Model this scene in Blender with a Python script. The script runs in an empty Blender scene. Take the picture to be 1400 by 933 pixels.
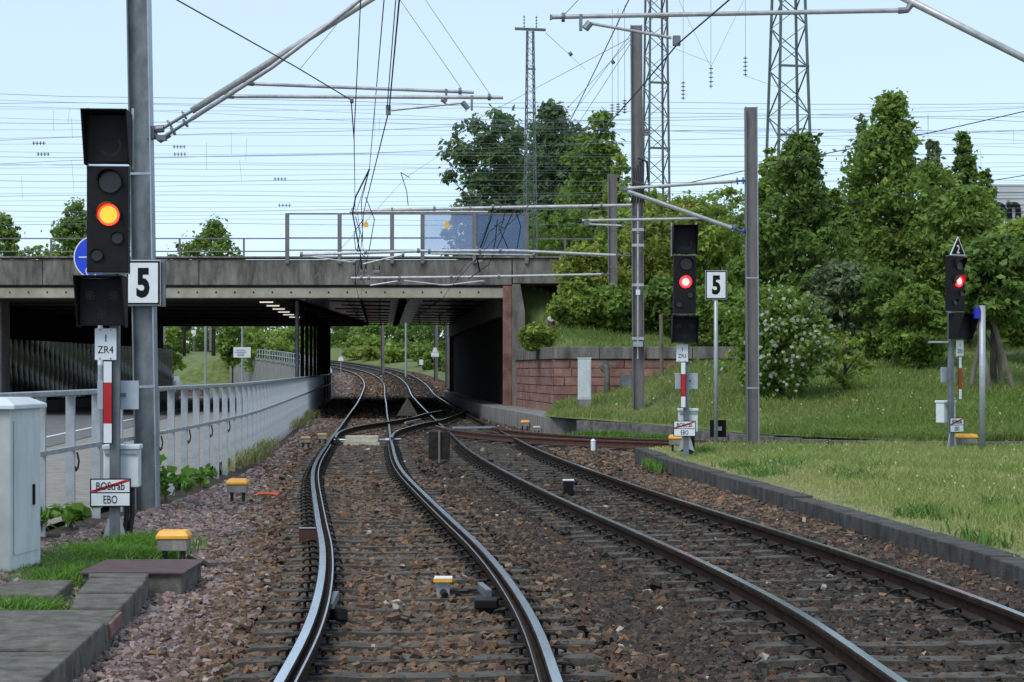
import bpy, math, random
import numpy as np
from mathutils import Vector, Matrix
R = math.radians
rng = np.random.default_rng(7)
random.seed(7)
S = bpy.context.scene
C = S.collection

# ------------------------------------------------------------------ camera
F, YH, H = 2350.0, 506.0, 1.678          # focal length in photo pixels, horizon row, eye height above the rails
cd = bpy.data.cameras.new('camera'); cam = bpy.data.objects.new('camera', cd); C.objects.link(cam)
cam.location = (0, 0, H); cam.rotation_euler = (R(90), 0, 0)
cd.sensor_width = 36; cd.lens = F/1400*36; cd.shift_y = (YH-466.5)/1400
cd.clip_start = 0.1; cd.clip_end = 6000
S.camera = cam
# ------------------------------------------------------------------ sky, sun, exposure
SUN_EL, SUN_AZ = 52, 215
w = bpy.data.worlds.new('World'); S.world = w; w.use_nodes = True
nt = w.node_tree; nt.nodes.clear()
sky = nt.nodes.new('ShaderNodeTexSky'); sky.sky_type = 'NISHITA'; sky.sun_disc = False
sky.sun_elevation = R(SUN_EL); sky.sun_rotation = R(SUN_AZ); sky.air_density = .7; sky.dust_density = 0.0; sky.ozone_density = 3.0
b1 = nt.nodes.new('ShaderNodeBackground'); b1.inputs['Strength'].default_value = 0.05
b2 = nt.nodes.new('ShaderNodeBackground'); b2.inputs['Color'].default_value = (0.72, 0.88, 1.0, 1); b2.inputs['Strength'].default_value = 0.60
ad = nt.nodes.new('ShaderNodeAddShader'); wo = nt.nodes.new('ShaderNodeOutputWorld')
nt.links.new(sky.outputs[0], b1.inputs[0]); nt.links.new(b1.outputs[0], ad.inputs[0]); nt.links.new(b2.outputs[0], ad.inputs[1])
nt.links.new(ad.outputs[0], wo.inputs[0])
sl = bpy.data.lights.new('sun', 'SUN'); sl.energy = 1.7; sl.angle = R(22); sl.color = (1, .96, .9)
so = bpy.data.objects.new('sun', sl); C.objects.link(so)
az = R(SUN_AZ); so.rotation_euler = Vector((-math.sin(az)*math.cos(R(SUN_EL)), -math.cos(az)*math.cos(R(SUN_EL)), -math.sin(R(SUN_EL)))).to_track_quat('-Z', 'Y').to_euler()
S.view_settings.view_transform = 'Standard'; S.view_settings.look = 'None'
S.view_settings.exposure = 0.35; S.view_settings.gamma = 1
S.render.engine = 'CYCLES'

# ------------------------------------------------------------------ helpers
def P(px, py, d):
    return Vector(((px-700)/F*d, d, H+(YH-py)/F*d))
def X(px, d): return (px-700)/F*d
def Z(py, d): return H+(YH-py)/F*d

def tag(o, label=None, cat=None, group=None, kind=None):
    if label: o['label'] = label
    if cat: o['category'] = cat
    if group: o['group'] = group
    if kind: o['kind'] = kind
    return o
def thing(name, loc, label, cat, group=None, rz=0):
    o = bpy.data.objects.new(name, None); C.objects.link(o); o.empty_display_size = .2
    o.location = loc; o.rotation_euler = (0, 0, rz)
    return tag(o, label, cat, group)
def link(name, me, parent=None, loc=None, rz=0):
    o = bpy.data.objects.new(name, me); C.objects.link(o)
    if parent: o.parent = parent
    if loc is not None: o.location = loc
    if rz: o.rotation_euler = (0, 0, rz)
    return o

class MB:
    def __init__(s): s.v = []; s.f = []; s.m = []; s.mi = 0
    def quadstrip(s, ring_a, ring_b): pass
    def add(s, vs, fs):
        b = len(s.v); s.v += [tuple(p) for p in vs]
        for f in fs: s.f.append([b+i for i in f]); s.m.append(s.mi)
        return s
    def box(s, x0, x1, y0, y1, z0, z1):
        return s.add([(x0,y0,z0),(x1,y0,z0),(x1,y1,z0),(x0,y1,z0),(x0,y0,z1),(x1,y0,z1),(x1,y1,z1),(x0,y1,z1)],
                     [(0,3,2,1),(4,5,6,7),(0,1,5,4),(1,2,6,5),(2,3,7,6),(3,0,4,7)])
    def cbox(s, c, sx, sy, sz):
        return s.box(c[0]-sx/2, c[0]+sx/2, c[1]-sy/2, c[1]+sy/2, c[2]-sz/2, c[2]+sz/2)
    def obox(s, p0, p1, wdt, hgt, up=(0,0,1)):
        p0, p1 = Vector(p0), Vector(p1); d = (p1-p0).normalized(); u = Vector(up)
        sd = d.cross(u)
        if sd.length < 1e-5: sd = d.cross(Vector((1,0,0)))
        sd.normalize(); u = sd.cross(d)
        q = []
        for p in (p0, p1):
            for a, b in ((-1,-1),(1,-1),(1,1),(-1,1)): q.append(p+sd*a*wdt/2+u*b*hgt/2)
        return s.add(q, [(3,2,1,0),(4,5,6,7),(0,1,5,4),(1,2,6,5),(2,3,7,6),(3,0,4,7)])
    def tube(s, pts, r, n=8, caps=True):
        pts = [Vector(p) for p in pts]; k = len(pts)
        rr = r if isinstance(r, (list, tuple)) else [r]*k
        vs = []; fs = []; prev = None
        for i, p in enumerate(pts):
            t = (pts[min(i+1, k-1)]-pts[max(i-1, 0)]).normalized()
            if prev is None:
                a = Vector((0,0,1)) if abs(t.z) < .9 else Vector((1,0,0)); u = t.cross(a).normalized()
            else: u = (prev-t*prev.dot(t)).normalized()
            prev = u; v = t.cross(u)
            for j in range(n):
                an = 2*math.pi*j/n; vs.append(p+(u*math.cos(an)+v*math.sin(an))*rr[i])
        for i in range(k-1):
            for j in range(n): fs.append((i*n+j, i*n+(j+1)%n, (i+1)*n+(j+1)%n, (i+1)*n+j))
        if caps: fs.append(tuple(range(n-1, -1, -1))); fs.append(tuple((k-1)*n+j for j in range(n)))
        return s.add(vs, fs)
    def disc(s, c, r, axis, th, n=20):
        a = Vector(axis).normalized(); c = Vector(c)
        return s.tube([c-a*th/2, c+a*th/2], r, n)
    def prism(s, poly, y0, y1):                      # polygon in x-z, extruded along y
        n = len(poly)
        vs = [(p[0], y0, p[1]) for p in poly]+[(p[0], y1, p[1]) for p in poly]
        fs = [tuple(range(n)), tuple(range(2*n-1, n-1, -1))]+[(i, i+n, (i+1)%n+n, (i+1)%n) for i in range(n)]
        return s.add(vs, fs)
    def sheet(s, rows):                              # rows of equal numbers of points
        m = len(rows[0]); vs = [p for r in rows for p in r]
        fs = [(i*m+j, i*m+j+1, (i+1)*m+j+1, (i+1)*m+j) for i in range(len(rows)-1) for j in range(m-1)]
        return s.add(vs, fs)
    def mesh(s, name, mats, smooth=False):
        me = bpy.data.meshes.new(name); me.from_pydata(s.v, [], s.f)
        for m in (mats if isinstance(mats, (list, tuple)) else [mats]): me.materials.append(m)
        if any(s.m): me.polygons.foreach_set('material_index', s.m)
        if smooth: me.polygons.foreach_set('use_smooth', [True]*len(s.f))
        me.update(); return me
    def build(s, name, mats, parent=None, smooth=False, bevel=0, loc=None, rz=0):
        o = link(name, s.mesh(name, mats, smooth), parent, loc, rz)
        if bevel:
            md = o.modifiers.new('bevel', 'BEVEL'); md.width = bevel; md.segments = 2; md.limit_method = 'ANGLE'; md.angle_limit = R(40)
        return o
def B(*a): return MB().box(*a)
class Pieces:                                        # every primitive becomes a part of its own
    def __init__(s, name, m, parent): s.a = (name, m, parent)
    def __getattr__(s, k):
        def f(*a, **kw): return getattr(MB(), k)(*a, **kw).build(*s.a)
        return f
def fastmesh(name, V, Fc, mat, col=None):            # V (N,3), Fc (M,k)
    me = bpy.data.meshes.new(name); k = Fc.shape[1]; M = Fc.shape[0]
    me.vertices.add(len(V)); me.vertices.foreach_set('co', np.ascontiguousarray(V, dtype=np.float32).ravel())
    me.loops.add(M*k); me.loops.foreach_set('vertex_index', np.ascontiguousarray(Fc, dtype=np.int32).ravel())
    me.polygons.add(M); me.polygons.foreach_set('loop_start', np.arange(0, M*k, k, dtype=np.int32))
    me.update(calc_edges=True)
    if col is not None:
        a = me.attributes.new('col', 'FLOAT_COLOR', 'POINT')
        c4 = np.ones((len(V), 4), np.float32); c4[:, :3] = col; a.data.foreach_set('color', c4.ravel())
    me.materials.append(mat); me.validate(); me.shade_flat(); return me

# ------------------------------------------------------------------ materials
def newmat(name):
    m = bpy.data.materials.new(name); m.use_nodes = True
    return m, m.node_tree, m.node_tree.nodes['Principled BSDF']
def mat(name, c, rough=.6, metal=0, var=.15, scale=6, bump=0, bscale=40, stretch=(1,1,1), c2=None, spec=.5, coord='Object', contrast=(.35,.65)):
    m, t, b = newmat(name)
    b.inputs['Roughness'].default_value = rough; b.inputs['Metallic'].default_value = metal
    b.inputs['Specular IOR Level'].default_value = spec
    tc = t.nodes.new('ShaderNodeTexCoord'); mp = t.nodes.new('ShaderNodeMapping'); mp.inputs['Scale'].default_value = stretch
    t.links.new(tc.outputs[coord], mp.inputs[0])
    n = t.nodes.new('ShaderNodeTexNoise'); n.inputs['Scale'].default_value = scale; n.inputs['Detail'].default_value = 8; n.inputs['Roughness'].default_value = .65
    t.links.new(mp.outputs[0], n.inputs['Vector'])
    r = t.nodes.new('ShaderNodeValToRGB')
    r.color_ramp.elements[0].position, r.color_ramp.elements[1].position = contrast
    ca = [max(0, x*(1-var)) for x in c]; cb = [min(1, x*(1+var)) for x in c] if c2 is None else c2
    if c2 is not None: ca = c
    r.color_ramp.elements[0].color = (*ca, 1); r.color_ramp.elements[1].color = (*cb, 1)
    t.links.new(n.outputs[0], r.inputs[0]); t.links.new(r.outputs[0], b.inputs['Base Color'])
    if bump:
        n2 = t.nodes.new('ShaderNodeTexNoise'); n2.inputs['Scale'].default_value = bscale; n2.inputs['Detail'].default_value = 6
        t.links.new(tc.outputs[coord], n2.inputs['Vector'])
        bp = t.nodes.new('ShaderNodeBump'); bp.inputs['Strength'].default_value = bump; bp.inputs['Distance'].default_value = .02
        t.links.new(n2.outputs[0], bp.inputs['Height']); t.links.new(bp.outputs[0], b.inputs['Normal'])
    return m
def emit(name, c, s):
    m, t, b = newmat(name); b.inputs['Base Color'].default_value = (*c, 1)
    b.inputs['Emission Color'].default_value = (*c, 1); b.inputs['Emission Strength'].default_value = s
    b.inputs['Roughness'].default_value = .3
    return m
def attrmat(name, rough=.8, trans=0, spec=.3):
    m, t, b = newmat(name); b.inputs['Roughness'].default_value = rough; b.inputs['Specular IOR Level'].default_value = spec
    a = t.nodes.new('ShaderNodeAttribute'); a.attribute_name = 'col'; t.links.new(a.outputs['Color'], b.inputs['Base Color'])
    if trans:
        tr = t.nodes.new('ShaderNodeBsdfTranslucent'); mx = t.nodes.new('ShaderNodeMixShader'); mx.inputs[0].default_value = trans
        t.links.new(a.outputs['Color'], tr.inputs['Color'])
        t.links.new(b.outputs[0], mx.inputs[1]); t.links.new(tr.outputs[0], mx.inputs[2])
        t.links.new(mx.outputs[0], t.nodes['Material Output'].inputs[0])
    return m
M = dict(
 stone=attrmat('ballast stone', .9, 0, .2), leaf=attrmat('leaf', .5, .48, .35), grass=attrmat('grass blade', .6, .35, .25),
 ballast=mat('ballast fines', (.022,.016,.013), .95, scale=14, c2=(.08,.06,.052), bump=1, bscale=18, spec=.2, coord='Object'),
 rail_top=mat('polished rail steel', (.66,.69,.74), .20, 1, .15, 3, stretch=(3,.3,1)),
 rail_side=mat('rusty rail side', (.018,.013,.010), .85, 0, c2=(.045,.029,.021), scale=9, spec=.08),
 rail_foot=mat('dusty rail foot', (.038,.032,.028), .9, 0, .25, 12, spec=.1),
 rail_rust=mat('red brown rail', (.05,.02,.014), .8, 0, c2=(.09,.035,.022), scale=8),
 sleeper=mat('dirty concrete sleeper', (.038,.033,.027), .9, 0, c2=(.105,.095,.08), scale=9, bump=.4, bscale=60, coord='Object'),
 clip=mat('oily iron clip', (.014,.011,.009), .6, 0, .4, 20),
 galv=mat('galvanised steel', (.30,.325,.35), .45, .35, c2=(.42,.45,.48), scale=9, contrast=(.3,.7)),
 galv_dark=mat('weathered galvanised mast', (.10,.11,.12), .5, .3, c2=(.21,.23,.25), scale=4, stretch=(1,1,.5)),
 galv_edge=mat('bright flange edge', (.34,.38,.44), .4, .4, .15, 5),
 fence=mat('light grey painted rail', (.27,.29,.315), .5, .15, c2=(.42,.445,.475), scale=5),
 tube=mat('grey aluminium tube', (.42,.42,.43), .4, .3, .2, 8),
 brownsteel=mat('brown grey mast paint', (.12,.11,.115), .6, .1, c2=(.20,.185,.18), scale=3, stretch=(1,1,.3)),
 black=mat('black signal housing', (.006,.006,.0075), .6, 0, .3, 12, spec=.25), hood=mat('matt hood', (.010,.010,.011), .7, 0, .3, 12, spec=.2), hood_glow=mat('hood of the lit lamp', (.05,.035,.035), .6, 0, .2, 12, spec=.3),  # hood at a lit lamp is lighter and redder: lamp glow put into colour
 blackm=mat('matt black sign', (.006,.006,.007), .75, 0, .3, 12, spec=.2),
 glassd=mat('dark lens', (.014,.013,.012), .3, 0, .2, 6),
 white=mat('white enamel', (.72,.75,.78), .4, 0, .06, 5),
 whitebox=mat('white plastic box', (.62,.67,.70), .45, 0, .08, 4),
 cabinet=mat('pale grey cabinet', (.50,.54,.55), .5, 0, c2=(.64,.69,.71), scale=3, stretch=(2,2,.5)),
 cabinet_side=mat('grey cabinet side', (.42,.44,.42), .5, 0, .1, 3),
 red=mat('red enamel', (.42,.008,.012), .4, 0, .1, 5), blue=mat('blue sign face', (.008,.05,.62), .4, 0, .08, 5),
 yellow=mat('yellow orange cap', (.80,.36,.02), .45, 0, c2=(.9,.45,.05), scale=9),
 board=mat('dark brown board', (.026,.023,.020), .85, 0, .4, 9, spec=.15), cream=mat('cream cover', (.46,.43,.34), .6, 0, .2, 9), dullyellow=mat('dull yellow cap', (.34,.23,.07), .7, 0, .25, 9), rubber=mat('black rubber cable', (.012,.012,.013), .55, 0, .3, 12),
 greyplate=mat('light blue grey plate', (.42,.47,.53), .45, .2, .08, 5),
 concrete=mat('stained concrete', (.10,.098,.09), .9, 0, c2=(.30,.29,.27), scale=2.2, stretch=(1.6,1.6,.35), bump=.3, bscale=30, contrast=(.3,.72)),
 parapet=mat('streaked parapet concrete', (.055,.05,.044), .9, 0, c2=(.23,.215,.195), scale=1.7, stretch=(1.7,1.7,.5), bump=.3, bscale=30, contrast=(.32,.70)),
 beam=mat('beige concrete beam', (.27,.245,.19), .85, 0, c2=(.40,.37,.30), scale=1.5, stretch=(1,1,.8)),
 soffit=mat('sooty soffit concrete', (.035,.030,.027), .9, 0, c2=(.085,.072,.062), scale=.7, stretch=(.3,2,1)),  # dark brown concrete, tone varied by noise
 soffit_lit=mat('glossy soffit panel lit pale', (.42,.42,.41), .22, 0, c2=(.60,.60,.58), scale=.8, spec=.8),  # light on the centre ceiling is put into this pale panel colour
 darkened=mat('sooty tunnel wall', (.006,.0055,.0055), .95, 0, c2=(.018,.015,.014), scale=1.2, spec=.1),  # near-black: shade inside the underpass is put into the colour
 kerb=mat('kerb concrete', (.065,.062,.055), .92, 0, c2=(.17,.165,.15), scale=5, bump=.5, bscale=50),
 kerb_dark=mat('dark kerb concrete', (.022,.021,.019), .92, 0, c2=(.085,.082,.078), scale=5, bump=.5, bscale=50, stretch=(1,1,.5)),
 slab=mat('slab concrete', (.06,.056,.046), .9, 0, c2=(.155,.145,.122), scale=6, bump=.5, bscale=70),
 sand1=mat('red sandstone', (.16,.078,.062), .9, 0, c2=(.33,.18,.145), scale=2, bump=.5, bscale=12),
 sand2=mat('dark red sandstone', (.12,.060,.050), .9, 0, c2=(.27,.145,.12), scale=2, bump=.5, bscale=12),
 mortar=mat('pale mortar', (.20,.15,.13), .95, 0, .25, 8),
 asphalt=mat('asphalt', (.10,.10,.103), .9, 0, c2=(.16,.16,.165), scale=2, bump=.2, bscale=120),
 paving=mat('pavement', (.17,.155,.135), .9, 0, c2=(.28,.26,.235), scale=3, bump=.2, bscale=80),
 paint=mat('road paint', (.6,.6,.58), .7, 0, .15, 8),
 soil=mat('grassy soil', (.12,.14,.045), .95, 0, c2=(.24,.235,.10), scale=2.2, bump=.5, bscale=15),
 lawn=mat('grass turf', (.05,.095,.018), .95, 0, c2=(.17,.185,.055), scale=.9, bump=.6, bscale=14),
 bark=mat('bark', (.05,.042,.034), .95, 0, c2=(.11,.095,.08), scale=6, bump=.6, bscale=25, stretch=(1,1,.3)),
 wood=mat('weathered stakes', (.10,.082,.062), .9, 0, c2=(.19,.16,.13), scale=5, stretch=(1,1,.3)),
 lattice=mat('green grey lattice steel', (.065,.09,.08), .6, .1, c2=(.13,.16,.145), scale=5),
 wire=mat('dark wire', (.022,.022,.024), .6, .2, .2, 10), farwire=mat('thin grey wire', (.16,.20,.24), .6, .2, .2, 10),
 ceramic=mat('brown insulator', (.05,.035,.03), .3, 0, .2, 10), blueins=mat('blue insulator', (.05,.09,.30), .35, 0, .1, 10),
 plate_brown=mat('rusty brown steel plate', (.060,.030,.030), .65, .1, c2=(.11,.06,.06), scale=5),
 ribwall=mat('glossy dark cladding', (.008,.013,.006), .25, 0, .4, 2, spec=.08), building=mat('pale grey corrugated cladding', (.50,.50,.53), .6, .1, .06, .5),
 redwall=mat('red roof cladding', (.45,.06,.03), .7, 0, .2, 1), lampwhite=emit('lit lamp strip', (1,.93,.8), .7),
 amber=emit('lit amber lens rim', (1,.035,.012), 3.0), amber_core=emit('lit amber lens', (1,.21,.014), 2.4), redlamp=emit('lit red lens rim', (1,.008,.014), 8), redlamp_core=emit('lit red lens', (1,.07,.055), 12), redhood=emit('lit hood inside', (1,.03,.02), .8),
 carred=mat('red car paint', (.45,.03,.05), .25, 0, .05, 2), tyre=mat('tyre', (.015,.015,.015), .8, 0, .2, 9), bluebox=mat('blue plastic', (.01,.02,.42), .4, 0, .1, 6),
 oranges=mat('orange paint mark', (.62,.10,.03), .8, 0, .2, 20), carglass=mat('car glass', (.03,.035,.04), .1, 0, .1, 3),
)
def glassmat(name, tint, opacity, rough=.05):
    m, t, b = newmat(name); b.inputs['Base Color'].default_value = (*tint, 1); b.inputs['Roughness'].default_value = rough
    tr = t.nodes.new('ShaderNodeBsdfTransparent'); mx = t.nodes.new('ShaderNodeMixShader')
    n = t.nodes.new('ShaderNodeTexNoise'); n.inputs['Scale'].default_value = .9; n.inputs['Detail'].default_value = 6
    mr = t.nodes.new('ShaderNodeMapRange'); mr.inputs[3].default_value = opacity*.6; mr.inputs[4].default_value = min(1, opacity*1.4)
    t.links.new(n.outputs[0], mr.inputs[0]); t.links.new(mr.outputs[0], mx.inputs[0])
    t.links.new(tr.outputs[0], mx.inputs[1]); t.links.new(b.outputs[0], mx.inputs[2]); t.links.new(mx.outputs[0], t.nodes['Material Output'].inputs[0])
    return m
M['pane'] = glassmat('dusty clear pane', (.55,.62,.80), .06)
M['pane_reflect'] = glassmat('pane with blue reflection tint', (.11,.17,.32), .58)  # dark blue reflection on the last pane put into its tint
M['pane_mid'] = glassmat('pane with pale reflection tint', (.28,.38,.60), .42)  # weaker reflection put into a paler tint

def textpart(name, s, h, material, parent, loc, sx=1.0, rz=0, bold=0.0):
    cu = bpy.data.curves.new('txt', 'FONT'); cu.body = s; cu.size = 1; cu.align_x = 'CENTER'; cu.extrude = .002; cu.offset = bold; cu.resolution_u = 3
    o = bpy.data.objects.new('txt', cu); C.objects.link(o); dg = bpy.context.evaluated_depsgraph_get()
    me = bpy.data.meshes.new_from_object(o.evaluated_get(dg)); bpy.data.objects.remove(o); bpy.data.curves.remove(cu)
    co = np.empty(len(me.vertices)*3, np.float32); me.vertices.foreach_get('co', co); co = co.reshape(-1, 3)
    z0, z1 = co[:,1].min(), co[:,1].max(); k = h/(z1-z0)
    xm = (co[:,0].min()+co[:,0].max())/2
    out = np.stack([(co[:,0]-xm)*k*sx, -co[:,2]*.8, (co[:,1]-(z0+z1)/2)*k], 1)
    me.vertices.foreach_set('co', out.ravel()); me.update(); me.materials.clear(); me.materials.append(material); me.name = name
    return link(name, me, parent, loc, rz)

# ------------------------------------------------------------------ track alignments
def hermite(tab, x):
    t = np.array(tab, float); xs, ys = t[:,0], t[:,1]
    dl = np.diff(ys)/np.diff(xs); m = np.empty(len(xs)); m[1:-1] = (dl[1:]*np.diff(xs)[:-1]+dl[:-1]*np.diff(xs)[1:])/(xs[2:]-xs[:-2]); m[0] = dl[0]; m[-1] = dl[-1]
    x = np.asarray(x, float); i = np.clip(np.searchsorted(xs, x)-1, 0, len(xs)-2); h = xs[i+1]-xs[i]; u = (x-xs[i])/h
    return (2*u**3-3*u**2+1)*ys[i]+(u**3-2*u**2+u)*h*m[i]+(-2*u**3+3*u**2)*ys[i+1]+(u**3-u**2)*h*m[i+1]
TA = [(3,-.40),(9.23,-.505),(11.14,-.58),(14.2,-.817),(16.3,-1.04),(19.05,-1.387),(21.9,-1.747),(29.2,-2.62),(40.2,-3.56),(54.3,-4.64),(68.5,-5.73),(90,-7.35),(110,-8.9),(135,-10.85),(160,-13.6),(175,-15.9),(210,-24.2),(250,-36.5),(330,-61),(420,-94)]
TB = [(3,2.98),(9.3,2.86),(12,2.755),(15.1,2.445),(17.9,2.075),(21.4,1.585),(26.5,.94),(35,.02),(46.9,-.91),(68,-2.50),(90,-4.15),(110,-5.65),(135,-7.60),(160,-10.2),(175,-12.4),(210,-20.7),(250,-33),(330,-57.5),(420,-90.5)]
TZ = [(0,0),(100,0),(111,.06),(123,.33),(135,.62),(160,1.2),(175,1.57),(210,2.6),(250,3.7),(330,5.6),(420,7.5)]
xA = lambda d: hermite(TA, d); xB = lambda d: hermite(TB, d); zT = lambda d: hermite(TZ, d)
def path_of(fx, d0, d1, step=.5):
    d = []; y = d0
    while y < d1: d.append(y); y += step if y < 60 else (1.0 if y < 110 else 3.0)
    d.append(d1); d = np.array(d); return np.stack([fx(d), d, zT(d)], 1)
TC = np.array([(-2.6,63,0),(-2.05,57,0),(-1.45,51.5,0),(-.75,48,0),(.25,45.3,0),(1.6,43,0),(3.4,41.1,0),(5.5,39.9,0),(8.5,39.0,0),(13,38.3,0),(20,37.8,0)], float)
def smooth_path(pts, n):
    s = np.r_[0, np.cumsum(np.linalg.norm(np.diff(pts, axis=0), axis=1))]; u = np.linspace(0, s[-1], n)
    return np.stack([hermite(np.stack([s, pts[:,k]], 1), u) for k in range(3)], 1)
def lateral(p):
    t = np.gradient(p, axis=0); t[:,2] = 0; t /= np.linalg.norm(t, axis=1)[:,None]
    return np.stack([t[:,1], -t[:,0], np.zeros(len(t))], 1)     # towards the right
def sweep(mb, p, prof, mids):
    n = lateral(p); k = len(prof); base = len(mb.v)
    for i in range(len(p)):
        for (a, z) in prof: mb.v.append((p[i,0]+n[i,0]*a, p[i,1]+n[i,1]*a, p[i,2]+z))
    for i in range(len(p)-1):
        for j in range(k):
            mb.f.append([base+i*k+j, base+i*k+(j+1)%k, base+(i+1)*k+(j+1)%k, base+(i+1)*k+j]); mb.m.append(mids[j])
    mb.f.append([base+j for j in range(k)][::-1]); mb.m.append(1); e = base+(len(p)-1)*k; mb.f.append([e+j for j in range(k)]); mb.m.append(1)
RP = [(-.036,-.012),(-.028,-.001),(.028,-.001),(.036,-.012),(.034,-.045),(.010,-.056),(.009,-.130),(.070,-.148),(.070,-.160),(-.070,-.160),(-.070,-.148),(-.009,-.130),(-.010,-.056),(-.034,-.045)]
RPm = [1,0,1,1,1,1,2,2,2,2,2,1,1,1]
def rail(parent, p, off, mats=None, name='rail'):
    q = p+lateral(p)*off; mb = MB(); sweep(mb, q, RP, RPm)
    return mb.build(name, mats or [M['rail_top'], M['rail_side'], M['rail_foot']], parent)
def lip(parent, p, off, sgn):          # guard lip of the grooved rail on the gauge side
    q = p+lateral(p)*off
    pr = [(.036*sgn,-.052),(.074*sgn,-.050),(.076*sgn,-.006),(.084*sgn,-.002),(.096*sgn,-.002),(.100*sgn,-.010),(.096*sgn,-.075),(.036*sgn,-.075)]
    if sgn < 0: pr = pr[::-1]
    mids = [1,1,1,2,1,1,1,1] if sgn > 0 else [1,1,2,1,1,1,1,1]
    mb = MB(); sweep(mb, q, pr, mids); return mb.build('groove_lip', [M['rail_top'], M['rail_side'], M['galv_edge']], parent)
G = .7525
# ================================================================== GROUND
def fenceline(d):     # x of the fence beside the left track
    return hermite([(3,-5.05),(27,-5.05),(33,-5.3),(45,-6.2),(58,-7.3),(72.7,-8.5),(100,-10.9),(112,-11.8),(125,-13.2),(140,-15.0),(160,-18.2)], d)
def kerbline(d):      # x of the right edge of the ballast
    return hermite([(3,4.75),(15,4.48),(20.5,4.02),(25.4,3.57),(31,2.96),(35.6,2.62),(36.4,2.6)], d)
def vnoise(x, y, s, seed=0):
    r = np.random.default_rng(seed); t = r.random((64, 64))
    x = np.asarray(x)*s; y = np.asarray(y)*s; i = np.floor(x).astype(int); j = np.floor(y).astype(int); u = x-i; v = y-j
    u = u*u*(3-2*u); v = v*v*(3-2*v); g = lambda a, b: t[a % 64, b % 64]
    return (g(i,j)*(1-u)+g(i+1,j)*u)*(1-v)+(g(i,j+1)*(1-u)+g(i+1,j+1)*u)*v
def ballast_z(x, y):
    x = np.asarray(x, float); y = np.asarray(y, float)
    a = xA(y); z = zT(y)-.225+.02*(vnoise(x, y, 2.1, 3)-.5)
    t = np.clip((a-2.0-x)/1.6, 0, 1); z = z+.17*t*t*(3-2*t)
    z = z-.028*((np.abs(x-a) < 1.22) | (np.abs(x-xB(y)) < 1.22))
    return z
g = MB(); g.box(-900, 900, -40, 2600, -1.6, -.6)
tag(g.build('ground', M['lawn']), kind='structure')
rows = []
for y in np.r_[np.arange(2, 70, .6), np.arange(70, 260, 3)]:
    r_ = kerbline(y)+.1 if y < 36.4 else (7.5 if y < 41 else (4.2 if y < 47 else (2.0 if y < 52 else max(1.6 if y < 58 else .4, xB(y)+3.0) if y < 111 else xB(y)+3.0)))
    xs = np.linspace(fenceline(min(y, 160))-.1 if y < 150 else xA(y)-3, r_, 24)
    zz = ballast_z(xs, np.full(24, y)); rows.append([(xs[i], y, zz[i]) for i in range(24)])
tag(MB().sheet(rows).build('ballast_bed', M['ballast'], smooth=True), kind='structure')

# stones: one angular box per stone, coloured one by one
def stones(n, d0, d1, size, xl, xr, power=1.0):
    y = d0+(d1-d0)*rng.random(n)**power; lo, hi = xl(y), xr(y)
    lim = .345*y+.6; lo = np.maximum(lo, -lim); hi = np.minimum(hi, lim); ok = hi > lo
    # density follows the width of the strip
    wd = np.where(ok, hi-lo, 0); keep = rng.random(n) < wd/wd.max(); y = y[keep]; lo = lo[keep]; hi = hi[keep]
    x = lo+(hi-lo)*rng.random(len(y)); return x, y
sx, sy = [], []
for (n, d0, d1) in ((86000, 8.6, 17), (60000, 17, 30), (28000, 30, 68), (9000, 68, 175)):
    x, y = stones(n, d0, d1, .05, lambda d: fenceline(np.minimum(d, 158))+.3, lambda d: np.where(d < 36.3, kerbline(np.minimum(d, 36.3))-.08, np.where(d < 42, 5.0, np.where(d < 50, 2.2, np.where(d < 66, .9, xB(d)+2.4)))))
    sx.append(x); sy.append(y)
sx = np.concatenate(sx); sy = np.concatenate(sy); N = len(sx)
offA = sx-xA(sy); offB = sx-xB(sy)
railA = np.minimum(abs(offA-G), abs(offA+G)); railB = np.minimum(abs(offB-G), abs(offB+G))
inA = abs(offA) < 1.3; inB = abs(offB) < 1.3
ph = lambda d: np.abs((d/.6) % 1-.5)*.6            # distance from the nearest sleeper centre line (sleepers at (k+.5)*.6)
onsl = (inA | inB) & (ph(sy) < .115)
inA &= sy < 66; inB &= sy < 66; onsl &= sy < 66
keep = (railA > .085) & (railB > .085) & (~onsl | (rng.random(N) < .16)) & ~((railA < .2) & inA & (offA*np.sign(offA) < G) & (sy < 45) & (railA < .13))
sx, sy, inA, inB, onsl, offA, offB = [q[keep] for q in (sx, sy, inA, inB, onsl, offA, offB)]; N = len(sx)
sz = ballast_z(sx, sy)+rng.normal(0, .009, N)+np.where(onsl, .05, 0)+np.where((inA | inB) & ~onsl, .029, .012)
size = (.0165+.013*rng.random(N)+.012*(rng.random(N) > .93))*np.clip(.80+sy/40, 1, 3.8)
cube = np.array([(-1,-1,-1),(1,-1,-1),(1,1,-1),(-1,1,-1),(-1,-1,1),(1,-1,1),(1,1,1),(-1,1,1)], float)
cf = np.array([(0,3,2,1),(4,5,6,7),(0,1,5,4),(1,2,6,5),(2,3,7,6),(3,0,4,7)])
q = rng.normal(size=(N,4)); q /= np.linalg.norm(q, axis=1)[:,None]; a, b, c, d = q.T
Rm = np.stack([1-2*(c*c+d*d), 2*(b*c-a*d), 2*(b*d+a*c), 2*(b*c+a*d), 1-2*(b*b+d*d), 2*(c*d-a*b), 2*(b*d-a*c), 2*(c*d+a*b), 1-2*(b*b+c*c)], 1).reshape(N,3,3)
V = cube[None]*(.55+.6*rng.random((N,8,3)))*(np.stack([.9+.6*rng.random(N), .75+.4*rng.random(N), .45+.4*rng.random(N)], 1)[:,None,:])
V = np.einsum('nij,nkj->nki', Rm, V)*size[:,None,None]; V[:,:,2] *= .8
V += np.stack([sx, sy, sz], 1)[:,None,:]
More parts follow.
